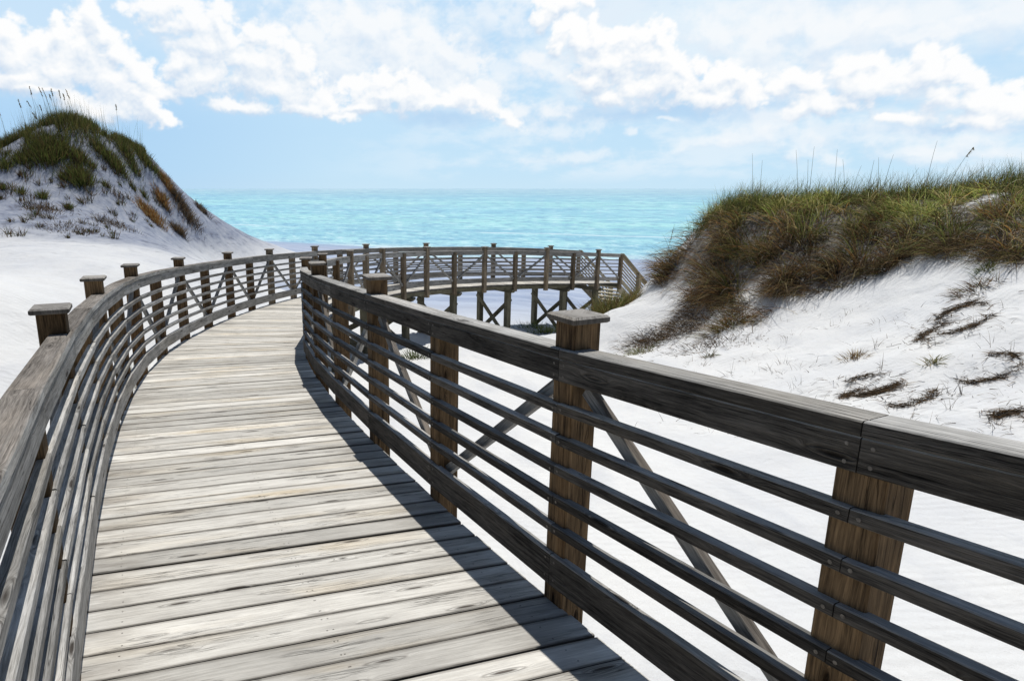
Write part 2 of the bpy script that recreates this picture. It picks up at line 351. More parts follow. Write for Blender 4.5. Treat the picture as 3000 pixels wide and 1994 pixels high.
me = bpy.data.meshes.new('sea_water'); vv, ff = [], []
ts = [50, 120, 400, 2000, 90000]; as_ = [-Lx, -2000, -300, 300, 2000, Lx]
for tt in ts:
    for a in as_:
        q = N_SH * tt + e1 * a; vv.append((q[0], q[1], SEA))
for i in range(len(ts) - 1):
    for j in range(len(as_) - 1):
        k = i * len(as_) + j; ff.append((k, k + 1, k + 1 + len(as_), k + len(as_)))
me.from_pydata(vv, [], ff); me.materials.append(M_sea)
sea = bpy.data.objects.new('sea_water', me); COL.objects.link(sea); tag(sea, 'turquoise sea running out to the horizon behind the beach', 'sea', kind='structure')
if me.polygons[0].normal.z < 0: me.flip_normals()

# ------------------------------------------------------------------ boardwalk deck
bw = empty('boardwalk', P(0, 0, 0), 'curving timber boardwalk of pale weathered cross planks on brown piles', 'boardwalk')
PW = .160
def plank(mb, s0, tone=None):
    gap = random.uniform(.005, .0105) if random.random() > .07 else .015
    s1 = s0 + PW - gap; e = [W / 2 + (.030 + random.uniform(-.003, .003) if s0 < 9 else .060 + random.uniform(-.012, .012)) for _ in '12']
    dz = [random.uniform(-.0025, .0025) for _ in range(4)]; c = .0035
    prof = [(s0, -.038), (s1, -.038), (s1, -c), (s1 - c, 0), (s0 + c, 0), (s0, -c)]
    sk = random.uniform(-.003, .003) + float(np.interp(s0, [3.2, 9.], [-.15, 0.]))
    def ring(lat, k):
        out = []
        for i, (s_, h) in enumerate(prof):
            z = dz[2 * k + (0 if i in (1, 2, 3) else 1)] if h > -.03 else 0
            out.append(P(s_ + sk * lat, lat, h + z))
        return out
    tone = tone or rtone(.24)
    R0, R1 = ring(-e[0], 0), ring(e[1], 1)
    n = 6
    for i in range(n):
        j = (i + 1) % n
        vs = [0, 0]
        v0, v1 = {3: (PW, 0.), 2: (PW + .004, PW), 4: (0., -.004)}.get(i, (.16 + .03 * i, .19 + .03 * i))
        mb.poly([R0[i], R1[i], R1[j], R0[j]], [(-e[0], v0), (e[1], v0), (e[1], v1), (-e[0], v1)], tone)
    mb.poly(R0, [(-e[0] + .01 * i, .02 * i) for i in range(n)], (tone[0] * .6, tone[1], tone[2], 1))
    mb.poly(list(reversed(R1)), [(e[1] + .01 * i, .02 * i) for i in range(n)], (tone[0] * .6, tone[1], tone[2], 1))
s = -2.6; rest = MB(); k = 0
while s < S_END - .02:
    if s > .12 and k < 99:
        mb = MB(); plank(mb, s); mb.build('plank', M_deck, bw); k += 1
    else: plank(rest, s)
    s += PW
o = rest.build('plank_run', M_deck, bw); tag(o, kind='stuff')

def rect8(o0, o1, h0, h1, c=.004):
    return [(o0 + c, h0), (o1 - c, h0), (o1, h0 + c), (o1, h1 - c), (o1 - c, h1), (o0 + c, h1), (o0, h1 - c), (o0, h0 + c)]
def board(mb, q, stations, o0, o1, h0, h1, tone=None, c=.004, ends=(0, 0), mi=0):
    """straight timber from station to station on side q (-1 left, +1 right), o = offset outwards from the railing's inner plane"""
    st = list(stations); st[0] += ends[0]; st[-1] -= ends[1]
    rings = []
    for s_ in st:
        r = [P(s_, q * (W / 2 + o_), h_) for o_, h_ in rect8(o0, o1, h0, h1, c)]
        rings.append(r if q > 0 else r[::-1])
    if q < 0: pass
    mb.prism([r[::-1] for r in rings], st, tone or rtone())
def vpost(mb, s_, q, o0, o1, half, h0, h1, tone=None, c=.005):
    pts = rect8(-half, half, o0, o1, c); f, r = frame(s_); pc = P(s_, 0, 0); rings = []
    for h in (h0, h1):
        ring = [pc + f * a + r * (q * (W / 2 + o_)) + np.array([0, 0, h]) for a, o_ in pts]
        rings.append(ring if q < 0 else ring[::-1])
    mb.prism(rings, [h0, h1], tone or rtone())
def bar(mb, a, b_, wdir, w, tdir, th, tone=None, c=.003):
    """timber from a to b: width w along wdir, thickness th along tdir"""
    pts = rect8(-w / 2, w / 2, -th / 2, th / 2, c); L = float(np.linalg.norm(b_ - a))
    rings = [[p0 + wdir * x + tdir * y for x, y in pts] for p0 in (a, b_)]
    ax = (b_ - a) / L
    if np.dot(np.cross(wdir, tdir), ax) < 0: rings = [r[::-1] for r in rings]
    mb.prism(rings, [0, L], tone or rtone())

# edge joists, stringer, piles, beams, braces
edges = np.arange(-2.5, S_END, 1.25); edges[-1] = S_END - .06
for q in (-1, 1):
    for i in range(0, len(edges) - 2, 2):
        mb = MB(); board(mb, q, [edges[i], edges[i + 1], edges[i + 2]], -.006, .034, -.165, -.042, ends=(.002, .002)); mb.build('edge_joist', M_pile, bw)
mb = MB(); board(mb, 1, [S_END - .03, S_END - .0], -W - .0, .034, -.165, -.042); mb.build('end_joist', M_pile, bw)
bents = [1.9 + 2.52 * i for i in range(11)]
for bi, s_ in enumerate(bents + [28.75]):
    f, r = frame(s_); up = np.array([0, 0, 1.]); pc = P(s_, 0, 0)
    tops = []
    for q in (-1, 1):
        lat = q * .70; p0 = P(s_, lat, 0); zb = float(hz(p0[0], p0[1])[0]) - .4
        mb = MB(); hw = .085; pts = rect8(-hw, hw, -hw, hw, .008)
        rings = [[np.array([p0[0], p0[1], z]) + f * a + r * c_ for a, c_ in pts][::-1] for z in (zb, p0[2] - .268)]
        mb.prism(rings, [0, rings[1][0][2] - zb], rtone()); mb.build('pile', M_pile, bw)
        tops.append((p0, zb + .4))
    # beam under the stringers with bevelled ends
    mb = MB(); pr = [(-.98, -.166), (.98, -.166), (1.0, -.20), (.92, -.275), (-.92, -.275), (-1.0, -.20)]
    rings = [[pc + r * x + f * dd + up * z for x, z in pr] for dd in (-.07, .07)]
    mb.prism([x[::-1] for x in rings], [0, .14], rtone()); mb.build('cross_beam', M_pile, bw)
    lo = max(tops[0][1], tops[1][1])
    zt_, zb_ = pc[2] - .50, lo + .02
    if zt_ - zb_ > .5:
        zb_ = max(zb_, zt_ - 1.6)
        for q, dd in ((-1, -.105), (1, .105)):
            a = P(s_, q * .74, 0) + f * dd; a[2] = zt_; b2 = P(s_, -q * .66, 0) + f * dd; b2[2] = zb_
            ax = (b2 - a) / np.linalg.norm(b2 - a); wd = np.cross(ax, f); wd /= np.linalg.norm(wd)
            mb = MB(); bar(mb, a, b2, wd, .14, f, .038); mb.build('cross_brace', M_pile, bw)

# ------------------------------------------------------------------ railings
def screw(mb, p, n, r=.0056):
    n = n / np.linalg.norm(n); a = np.cross(n, (0, 0, 1.)); a /= np.linalg.norm(a); c = np.cross(a, n)
    mb.poly([p + n * .0012 + r * (a * math.cos(k * math.pi / 3) + c * math.sin(k * math.pi / 3)) for k in range(6)][::-1], [(0, 0)] * 6, (1, .5, .5, 1), 1)
H5 = [.864, .737, .610, .483, .356]
def railing(q, tall, shorts, label, near_shaded):
    root = empty('boardwalk_railing', P(tall[1], q * W / 2, 0), label, 'railing', 'railings along the boardwalk')
    posts = sorted([(s_, 1) for s_ in tall] + [(s_, 0) for s_ in shorts])
    for s_, is_tall in posts:
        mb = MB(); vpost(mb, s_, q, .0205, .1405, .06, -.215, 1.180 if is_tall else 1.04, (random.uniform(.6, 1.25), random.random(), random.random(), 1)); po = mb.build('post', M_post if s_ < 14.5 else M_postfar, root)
        if is_tall:
            f, r = frame(s_); c0 = P(s_, q * (W / 2 + .0805), 0); mb = MB(); rings = []
            jit = random.uniform(-.012, .012)
            for hw, h in ((.076, 1.1805), (.083, 1.186), (.083, 1.201), (.074, 1.209)):
                rings.append([c0 + f * (a * hw + jit) + r * (c_ * hw) + np.array([0, 0, h]) for a, c_ in ((-1, -1), (1, -1), (1, 1), (-1, 1))][::-1])
            tn = rtone(); mb.prism(rings, [0, .01, .03, .06], tn)
            cap = mb.build('post_cap', M_cap, po)
    for i in range(len(posts) - 1):
        (a, ta), (b_, tb) = posts[i], posts[i + 1]
        mt = M_shaded if near_shaded and a < 11 else (M_light if a < 12 and not near_shaded else M_grey)
        near = a < 13; mid = (a + b_) / 2
        # top: cap board (notched round the tall posts), face board inside, fascia outside
        mb = MB(); tn = rtone(.22); fa = .0015
        ea, eb = (.0615 if ta else fa), (.0615 if tb else fa)
        board(mb, q, [a, b_], .0200, .100, 1.042, 1.080, tn, ends=(ea, eb)); board(mb, q, [a, b_], -.004, .0203, 1.0421, 1.0803, tn, ends=(fa, fa))
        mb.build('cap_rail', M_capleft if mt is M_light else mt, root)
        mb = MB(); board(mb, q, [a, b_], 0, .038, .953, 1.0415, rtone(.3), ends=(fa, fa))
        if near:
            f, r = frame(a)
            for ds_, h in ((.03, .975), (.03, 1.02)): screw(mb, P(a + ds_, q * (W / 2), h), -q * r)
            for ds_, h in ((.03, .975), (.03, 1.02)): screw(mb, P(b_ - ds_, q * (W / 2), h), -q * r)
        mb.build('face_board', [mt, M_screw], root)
        mb = MB(); board(mb, q, [a, b_], .058, .096, .953, 1.0415, ends=(.061, .061)); mb.build('outer_board', M_grey, root)
        mb = MB(); hk = random.uniform(-.004, .004); board(mb, q, [a, b_], -.001, .038, .089 + hk, .229 + hk, ends=(fa, fa))
        if near:
            f, r = frame(a)
            for ss_ in (a + .03, b_ - .03):
                for h in (.12, .2): screw(mb, P(ss_, q * (W / 2 - .001), h), -q * r)
        mb.build('kick_board', [mt, M_screw], root)
        if a < 13.5:
            for h in H5:
                mb = MB(); jz = random.uniform(-.003, .003); board(mb, q, [a, b_], -.0005 + random.uniform(-.001, .001), .038, h - .038 + jz, h + jz, rtone(.42), ends=(fa, fa), c=.003)
                if near:
                    f, r = frame(a)
                    for ss_ in (a + .025, b_ - .025): screw(mb, P(ss_, q * (W / 2 - .002), h - .019 + jz), -q * r, .006)
                mb.build('horizontal_rail', [mt, M_screw], root)
        # brace from the head of the tall post to the foot of the short one
        if ta != tb:
            sa, sb = (a, b_) if ta else (b_, a); sg = 1 if sb > sa else -1
            pa = P(sa + sg * .085, q * (W / 2 + .0805), .925); pb = P(sb - sg * .075, q * (W / 2 + .0805), .20)
            f, r = frame(mid); ax = (pb - pa) / np.linalg.norm(pb - pa); wd = np.cross(ax, r); wd /= np.linalg.norm(wd)
            mb = MB(); bar(mb, pa, pb, wd, .052, r, .038); mb.build('brace', M_capleft if near_shaded and a < 11 else M_grey, root)
    # beyond the bend each rail is cut in post-to-post lengths of two bays
    far = [i for i in range(len(posts) - 1) if posts[i][0] >= 13.5]
    for i in far[::2]:
        st = [posts[j][0] for j in (i, i + 1, i + 2) if j < len(posts)]
        for h in H5:
            mb = MB(); board(mb, q, st, 0, .038, h - .038, h, ends=(.0015, .0015), c=.003); mb.build('horizontal_rail', M_grey, root)
    return root
LT = [-1.0, 1.45, 3.84, 5.85, 8.02, 10.54, 13.06, 15.3, 17.66, 20.02, 22.5, 25.31, 28.11]
RT = [-2.4, 0.02, 2.33, 4.72, 7.08, 9.7, 12.4, 15.07, 17.62, 20.35, 23.25, 26.06, 28.51]
mids = lambda L: [(a + b_) / 2 for a, b_ in zip(L, L[1:])]
railing(-1, LT, mids(LT)[1:] + [S_END - .08], 'grey timber railing along the left edge of the walkway, below the pointed dune', False)
rs = mids(RT); rs[1] = 1.18
railing(1, RT, rs + [S_END - .08], 'shade-darkened timber railing along the right edge of the walkway, casting the shadow on its planks', True)

# ------------------------------------------------------------------ stairs down to the beach
f, r = frame(S_END); pe = P(S_END, 0, 0)
st = empty('beach_stairs', pe, 'pale timber stairs with sloping slatted handrails going down to the beach from the walkway end', 'staircase')
rise, run = .178, .26; nst = 9; up = np.array([0, 0, 1.])
def sp(d, lat, h): return pe + f * d + r * lat + up * (-d * rise / run + h)
for k in range(1, nst + 1):
    mb = MB(); c0 = pe + f * (run * k - run / 2 + .06) - up * (rise * k + .02); bar(mb, c0 - r * .84, c0 + r * .84, f, .275, up, .038); mb.build('tread', M_pale, st)
LL = run * nst
for q in (-1, 1):
    nd = f * rise + up * run; nd /= np.linalg.norm(nd)
    mb = MB(); bar(mb, sp(.0, q * .87, -.16), sp(LL, q * .87, -.16), nd, .26, r, .038); mb.build('stringer', M_pale, st)
    for h, w in ((1.02, .09), (.845, .04), (.72, .04), (.595, .04), (.47, .04), (.345, .04), (.16, .14)):
        mb = MB(); bar(mb, sp(.01, q * (W / 2 + .02), h), sp(LL, q * (W / 2 + .02), h), nd, w, r, .036); mb.build('stair_rail', M_pale, st)
    mb = MB(); bar(mb, sp(.0, q * (W / 2 + .075), 1.085), sp(LL, q * (W / 2 + .075), 1.085), r, .15, nd, .036); mb.build('handrail', M_pale, st)
    for d in (LL * .5, LL - .06):
        c0 = sp(d, q * (W / 2 + .11), 0); mb = MB(); pts = rect8(-.07, .07, -.07, .07, .005)
        rings = [[c0 + f * a + r * b_ + up * h for a, b_ in pts][::-1] for h in (-.75, 1.055)]
        mb.prism(rings, [0, 1.8], rtone()); mb.build('stair_post', M_pale, st)

# ------------------------------------------------------------------ grass
def grass_mat(name, rough=.75, transl=.42):
    m, nt, b = mat(name); g = N(nt); a = g.attr('tint'); out = nt.nodes['Material Output']
    n = g.noise(g.n('ShaderNodeTexCoord').outputs['Object'], 9., 2)
    col = g.mix(1., a.outputs['Color'], g.ramp(n, [(.25, (.72, .72, .72)), (.75, (1.22, 1.2, 1.1))]), 'MULTIPLY')
    g.put(b.inputs['Base Color'], col); b.inputs['Roughness'].default_value = rough; b.inputs['Specular IOR Level'].default_value = .3
    tr = g.n('ShaderNodeBsdfTranslucent'); g.put(tr.inputs[0], col); mx = g.n('ShaderNodeMixShader'); mx.inputs[0].default_value = transl
    nt.links.new(b.outputs[0], mx.inputs[1]); nt.links.new(tr.outputs[0], mx.inputs[2]); nt.links.new(mx.outputs[0], out.inputs['Surface'])
    return m
M_grass = grass_mat('dune_grass')
def blades(root, dirn, L, Wd, droop, cols, seg=4):
    """arrays of bent tapering blades: root (n,3), start direction (n,3), length, width, droop 0..1, colour (n,3) -> verts, faces, colours"""
    n = len(root); dirn = dirn / np.linalg.norm(dirn, axis=1, keepdims=True)
    side = np.cross(dirn, rng.normal(size=(n, 3))); side /= np.linalg.norm(side, axis=1, keepdims=True) + 1e-9
    p = root.copy(); d = dirn.copy(); V = np.zeros((n, seg + 1, 2, 3))
    for k in range(seg + 1):
        w = Wd * (1 - (k / seg) ** 1.6 * .92) * .5
        V[:, k, 0] = p - side * w[:, None]; V[:, k, 1] = p + side * w[:, None]
        d = d + np.array([0, 0, -1.]) * (droop * (.25 + 1.2 * k / seg) / seg * 2)[:, None]; d /= np.linalg.norm(d, axis=1, keepdims=True)
        p = p + d * (L / seg)[:, None]
    idx = np.arange(n * (seg + 1) * 2).reshape(n, seg + 1, 2)
    Fq = np.stack([idx[:, :-1, 0], idx[:, :-1, 1], idx[:, 1:, 1], idx[:, 1:, 0]], -1).reshape(-1, 4)
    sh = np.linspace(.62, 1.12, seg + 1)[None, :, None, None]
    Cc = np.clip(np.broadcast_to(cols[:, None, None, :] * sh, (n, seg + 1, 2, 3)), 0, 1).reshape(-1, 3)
    return V.reshape(-1, 3), Fq, Cc
def grass_obj(name, parts, mat_, parent=None, org=None):
    Vs, Fs, Cs, o = [], [], [], 0
    for V, Fq, Cc in parts: Vs.append(V); Fs.append(Fq + o); Cs.append(Cc); o += len(V)
    V, Q, Cc = np.concatenate(Vs), np.concatenate(Fs), np.concatenate(Cs)
    if org is not None: V = V - np.asarray(org)
    me = bpy.data.meshes.new(name); me.vertices.add(len(V)); me.vertices.foreach_set('co', V.ravel().astype(np.float32))
    me.loops.add(Q.size); me.loops.foreach_set('vertex_index', Q.ravel()); me.polygons.add(len(Q))
    me.polygons.foreach_set('loop_start', np.arange(0, Q.size, 4)); me.polygons.foreach_set('loop_total', np.full(len(Q), 4))
    me.polygons.foreach_set('use_smooth', np.ones(len(Q), bool)); me.update()
    ca = me.color_attributes.new('tint', 'FLOAT_COLOR', 'POINT'); ca.data.foreach_set('color', np.concatenate([Cc, np.ones((len(Cc), 1))], 1).ravel().astype(np.float32))
    me.materials.append(mat_); ob = bpy.data.objects.new(name, me); COL.objects.link(ob)
    if org is not None and parent is None: ob.location = org
    if parent: ob.parent = parent
    return ob
PAL = {'green': (.115, .155, .040), 'olive': (.19, .185, .060), 'brown': (.20, .125, .062), 'dark': (.060, .044, .030), 'straw': (.44, .35, .185), 'orange': (.36, .185, .06), 'grey': (.20, .175, .15), 'lime': (.24, .27, .085)}
def pick(n, mixd):
    ks_ = list(mixd); w = np.array([mixd[k_] for k_ in ks_], float); w /= w.sum()
    c = np.array([PAL[k_] for k_ in ks_])[rng.choice(len(ks_), n, p=w)]
    return c * rng.uniform(.65, 1.35, (n, 1))
def inside(x, y, poly):
    r_ = np.zeros(len(x), bool); n = len(poly)
    for i in range(n):
        x1, y1 = poly[i]; x2, y2 = poly[(i + 1) % n]
        c = ((y1 > y) != (y2 > y)) & (x < (x2 - x1) * (y - y1) / (y2 - y1 + 1e-12) + x1); r_ ^= c
    return r_
def scatter(poly, n):
    p = np.array(poly); lo, hi = p.min(0), p.max(0); o = np.zeros((0, 2))
    while len(o) < n:
        q = rng.uniform(lo, hi, (n * 2, 2)); o = np.concatenate([o, q[inside(q[:, 0], q[:, 1], poly)]])
    return o[:n]
def downhill(x, y):
    e = .25; gx = (hz(x + e, y, False) - hz(x - e, y, False)) / (2 * e); gy = (hz(x, y + e, False) - hz(x, y - e, False)) / (2 * e)
    return np.stack([-gx, -gy], 1)

# the right dune's shaggy cover
pix = lambda L: [tuple(at(*p)[:2]) for p in L]
low = pix([(3150,775,11.6),(2997,770,12.1),(2920,752,12.8),(2834,708,13.6),(2720,740,14.1),(2617,772,14.6),(2455,832,15.1),(2330,850,15.8),(2265,850,16.1),(2215,905,15.6),(2140,900,16.6),(2080,880,17.6),(2010,905,18),(1930,900,19),(1885,880,19.9)])
ridge = pix([(1880,872,20.2),(1940,790,20.7),(1999,712,20.8),(2060,660,20.4),(2120,615,20.2)])
poly_R = low + ridge + [(11.2, 23.), (14, 23), (18, 20), (22, 16), (26, 11), (22, 9.5), (14, 9.5)]
# root-stained sand under the cover, grey-blue shade painted into the left dune's sand
vx = np.empty(len(sand.data.vertices) * 3); sand.data.vertices.foreach_get('co', vx); vx = vx.reshape(-1, 3)
lt_r = np.zeros(len(vx)); nr = (vx[:, 0] > 3) & (vx[:, 0] < 30) & (vx[:, 1] > 6) & (vx[:, 1] < 28)
jx = vx[nr, 0] + .35 * fbm(vx[nr, 0] * 1.3, vx[nr, 1] * 1.3, 3); jy = vx[nr, 1] + .35 * fbm(vx[nr, 0] * 1.3 + 40, vx[nr, 1] * 1.3, 3)
POCK = [(*at(2150, 905, 16.3)[:2], .55), (*at(2215, 880, 16.4)[:2], .35), (*at(1955, 885, 18.4)[:2], .75), (*at(1900, 930, 18.6)[:2], .6), (*at(2850, 655, 15.)[:2], .30), (*at(2005, 705, 20.4)[:2], .30), (*at(2060, 960, 16.8)[:2], .3)]
def bare(x, y, z):
    x = np.asarray(x); y = np.asarray(y); m_ = np.clip((-2.7 - z) / .5, 0, 1) * np.clip((fbm(x * 1.3 + 5, y * 1.3, 3) + .12) / .12, 0, 1)
    wx, wy = x + .25 * fbm(x * 2, y * 2, 3), y + .25 * fbm(x * 2 + 9, y * 2, 3)
    m_ = np.maximum(m_, np.clip((.362 + .03 * fbm(x * 1.5, y * 1.5, 3) - x / y) / .02, 0, 1) * (y > 14))
    for a, b_, r_ in POCK: m_ = np.maximum(m_, np.clip(1.6 - np.hypot(wx - a, wy - b_) / r_, 0, 1))
    return m_
lt_r[nr] = .85 * inside(jx, jy, poly_R) * np.clip(1 - bare(vx[nr, 0], vx[nr, 1], vx[nr, 2]), 0, 1)
rel = vx[:, 2] - base(vx[:, 0], vx[:, 1])
shade_g = np.maximum(np.clip((rel - 1.0) / 1.3, 0, 1) * np.clip((vx[:, 1] - 20) / 4, 0, 1), .26 * np.clip((vx[:, 1] - 11) / 9, 0, 1) * np.clip((48 - vx[:, 1]) / 6, 0, 1)) * np.clip((-4.5 - vx[:, 0]) / 2, 0, 1)
ca = sand.data.color_attributes.new('litter_shade', 'FLOAT_COLOR', 'POINT'); ca.data.foreach_set('color', np.stack([lt_r, shade_g, lt_r * 0, lt_r * 0 + 1], 1).ravel().astype(np.float32))
# tussocks
cen = scatter(poly_R, 1500); cz = hz(cen[:, 0], cen[:, 1]); cen = cen[rng.random(len(cen)) > bare(cen[:, 0], cen[:, 1], cz)]
nbl = 58; C_ = np.repeat(cen, nbl, 0); n = len(C_); offs = rng.normal(0, .105, (n, 2)); x, y = (C_ + offs).T; zz = hz(x, y)
dh = downhill(C_[:, 0], C_[:, 1]); hgt = np.clip((zz + 2.3) / 2.2, 0, 1); ctone = np.repeat(rng.uniform(.5, 1.7, len(cen)) * (1 + .9 * fbm(cen[:, 0] * .9, cen[:, 1] * .9, 3)), nbl) * (1 + 1.0 * np.clip((hgt - .5) / .4, 0, 1))  # crown lightened and hollows darkened in the tint, as sun and shade
cg = np.repeat(rng.random(len(cen)), nbl); ldir = np.repeat(rng.normal(0, .35, (len(cen), 2)), nbl, 0)
d0 = np.concatenate([dh * .75 * (1.15 - .75 * hgt[:, None]) + offs * 2.6 + ldir + rng.normal(0, .18, (n, 2)), rng.uniform(.55, 1.05, (n, 1))], 1)
cols = np.where((cg < np.clip(.06 + .80 * hgt, .05, .85))[:, None], pick(n, {'green': 3.4, 'olive': 4, 'lime': 2.4, 'straw': 1.3}), pick(n, {'brown': 4.5, 'dark': 1.3, 'grey': .8, 'straw': 1.5, 'orange': .9, 'olive': 1.2})) * ctone[:, None]
LL_ = rng.uniform(.40, 1.15, n) * (1 - .50 * hgt) * np.repeat(rng.uniform(.75, 1.2, len(cen)), nbl)
part1 = blades(np.stack([x, y, zz - .03], 1), d0, LL_, rng.uniform(.008, .018, n), rng.uniform(.35, 1.3, n), cols, 6)
# matted dead thatch lying down the slope
xy = scatter(poly_R, 20000); x, y = xy[:, 0], xy[:, 1]; zz = hz(x, y); kp = (rng.random(len(x)) > bare(x, y, zz)); x, y, zz = x[kp], y[kp], zz[kp]; n = len(x)
dh = downhill(x, y); d0 = np.concatenate([dh * 1.6 + rng.normal(0, .5, (n, 2)), rng.uniform(-.15, .35, (n, 1))], 1)
part2 = blades(np.stack([x, y, zz + rng.uniform(0, .10, n)], 1), d0, rng.uniform(.25, .7, n), rng.uniform(.007, .015, n), rng.uniform(.2, .7, n), pick(n, {'dark': 3.5, 'brown': 4, 'grey': .9, 'straw': .8, 'orange': .4}))
# fringe hanging off the lower lip
lowpts = np.array(low[1:12]); seg = rng.integers(0, len(lowpts) - 1, 3600); fr = rng.random((3600, 1)); q = lowpts[seg] * (1 - fr) + lowpts[seg + 1] * fr + rng.normal(0, .13, (3600, 2))
q = q[fbm(q[:, 0] * 1.4, q[:, 1] * 1.4, 3) > -.12]; x, y = q[:, 0], q[:, 1]; n = len(x); dh = downhill(x, y)
d0 = np.concatenate([dh * 1.5 + rng.normal(0, .45, (n, 2)), rng.uniform(.1, .6, (n, 1))], 1)
part3 = blades(np.stack([x, y, hz(x, y)], 1), d0, rng.uniform(.3, .8, n), rng.uniform(.006, .012, n), rng.uniform(.4, .9, n), pick(n, {'dark': 3, 'brown': 3, 'olive': 1.5, 'straw': .8}))
rp = np.array([at(*p)[:2] for p in [(2060,660,20.3),(2120,620,19.7),(2178,610,19.2),(2300,600,18.7),(2500,595,17.7),(2700,590,16.7),(2900,570,15.7),(3000,556,15.2),(3200,545,14.4)]])
seg = rng.integers(0, len(rp) - 1, 5200); fr = rng.random((5200, 1)); q = rp[seg] * (1 - fr) + rp[seg + 1] * fr + rng.normal(0, .28, (5200, 2)); x, y = q.T; n = len(x)
d0 = np.concatenate([rng.normal(.22, .30, (n, 1)), rng.normal(0, .25, (n, 1)), np.ones((n, 1))], 1)
part4 = blades(np.stack([x, y, hz(x, y)], 1), d0, rng.uniform(.30, .86, n), rng.uniform(.006, .011, n), rng.uniform(.15, .85, n), pick(n, {'green': 3, 'lime': 2.5, 'olive': 3, 'straw': 1.5}), 5)
hp = np.array(low[7:14] + ridge[:3]); seg = rng.integers(0, len(hp) - 1, 5200); fr = rng.random((5200, 1)); q = hp[seg] * (1 - fr) + hp[seg + 1] * fr + rng.normal(0, .22, (5200, 2))
q = q[(fbm(q[:, 0] * 1.9 + 8, q[:, 1] * 1.9, 3) > -.02) & (bare(q[:, 0], q[:, 1], hz(q[:, 0], q[:, 1])) < .5)]; x, y = q.T; n = len(x); dh = downhill(x, y)
d0 = np.concatenate([dh * 1.3 + rng.normal(0, .4, (n, 2)), rng.uniform(.0, .5, (n, 1))], 1)
part5 = blades(np.stack([x, y, hz(x, y) + .02], 1), d0, rng.uniform(.5, 1.15, n), rng.uniform(.007, .013, n), rng.uniform(.3, .8, n), pick(n, {'brown': 3, 'dark': 2, 'straw': 1, 'orange': 1, 'grey': 1}), 5)
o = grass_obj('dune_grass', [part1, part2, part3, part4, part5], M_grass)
tag(o, 'thick shaggy green and brown grass covering the top of the right dune', 'grass', 'grass cover of the dunes', 'stuff')

# the left dune's crown
crest = [(-60,452),(0,440),(50,418),(103,398),(160,372),(244,372),(286,402),(362,430),(431,466)]
parts = []
for (u0, v0), (u1, v1) in zip(crest, crest[1:]):
    m_ = int(abs(u1 - u0) * 30)
    f_ = rng.random(m_); uu = u0 + (u1 - u0) * f_; vv_ = v0 + (v1 - v0) * f_
    Yb = np.interp(uu, [-60, 0, 103, 160, 244, 286, 362, 431], [28.6, 29, 30, 30.5, 31, 31.5, 32, 33])
    dep = np.where((uu > 60) & (uu < 300), .9, .5)
    Yb = Yb - np.abs(rng.normal(0, 1., m_)) * dep + .5
    x = np.array([at(a, 500, 1.)[0] for a in uu]) * Yb; y = Yb
    kp = (fbm(x * 1.1, y * 1.1, 3) > -.20); x, y = x[kp], y[kp]; n = len(x)
    d0 = np.concatenate([rng.normal(.08, .28, (n, 1)), rng.normal(-.05, .28, (n, 1)), np.ones((n, 1))], 1)
    tallf = .55 + .5 * np.exp(-((x + 16.8) / 2.5) ** 2)
    parts.append(blades(np.stack([x, y, hz(x, y) - .05], 1), d0, rng.uniform(.22, .62, n) * tallf, rng.uniform(.012, .022, n), rng.uniform(.05, .4, n), pick(n, {'green': 4, 'olive': 4, 'brown': 1, 'straw': .4, 'dark': 1.2})))
m_ = 420; uu = rng.normal(190, 120, m_).clip(-60, 420); Yb = np.interp(uu, [-60, 0, 103, 160, 244, 286, 362, 431], [28.6, 29, 30, 30.5, 31, 31.5, 32, 33]) + rng.normal(-.2, .5, m_)
x = np.array([at(a, 500, 1.)[0] for a in uu]) * Yb; d0 = np.concatenate([rng.normal(-.05, .16, (m_, 1)), rng.normal(0, .1, (m_, 1)), np.ones((m_, 1))], 1)
parts.append(blades(np.stack([x, Yb, hz(x, Yb)], 1), d0, rng.uniform(.6, 1.35, m_), np.full(m_, .011), rng.uniform(.0, .2, m_), pick(m_, {'green': 2, 'olive': 2, 'straw': 1}), 5))
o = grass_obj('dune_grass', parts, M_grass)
tag(o, 'green grass growing along the pointed crest of the left dune', 'grass', 'grass cover of the dunes', 'stuff')

# countable tufts: name, label, category, group, (u, v), spread, blades, length, palette, upright
def tuft(name, label, cat, group, u, v, spread, nb, L, mixd, upr=1.2, droop=(.1, .5), w=(.006, .012), flat=1., y0=3.):
    c = hit(u, v, y0)
    if c is None: return
    q = rng.normal(0, 1, (nb, 2)) * np.array([spread * (.58 if y0 > 10 else 1.), spread * (.45 if y0 > 10 else .6) * flat]); x, y = c[0] + q[:, 0], c[1] + q[:, 1]
    d0 = np.concatenate([q / max(spread, .01) * .35 + rng.normal(0, .3, (nb, 2)), np.full((nb, 1), upr) * rng.uniform(.5, 1.2, (nb, 1))], 1)
    pr = blades(np.stack([x, y, hz(x, y) - .02], 1), d0, rng.uniform(.5, 1.1, nb) * L, rng.uniform(*w, nb), rng.uniform(*droop, nb), pick(nb, mixd))
    o = grass_obj(name, [pr], M_grass, org=c); return tag(o, label, cat, group)
GT = 'grass tufts on the face of the left dune'
G = {'green': 4, 'olive': 3, 'dark': 2, 'brown': 1}
gw = (.014, .024)
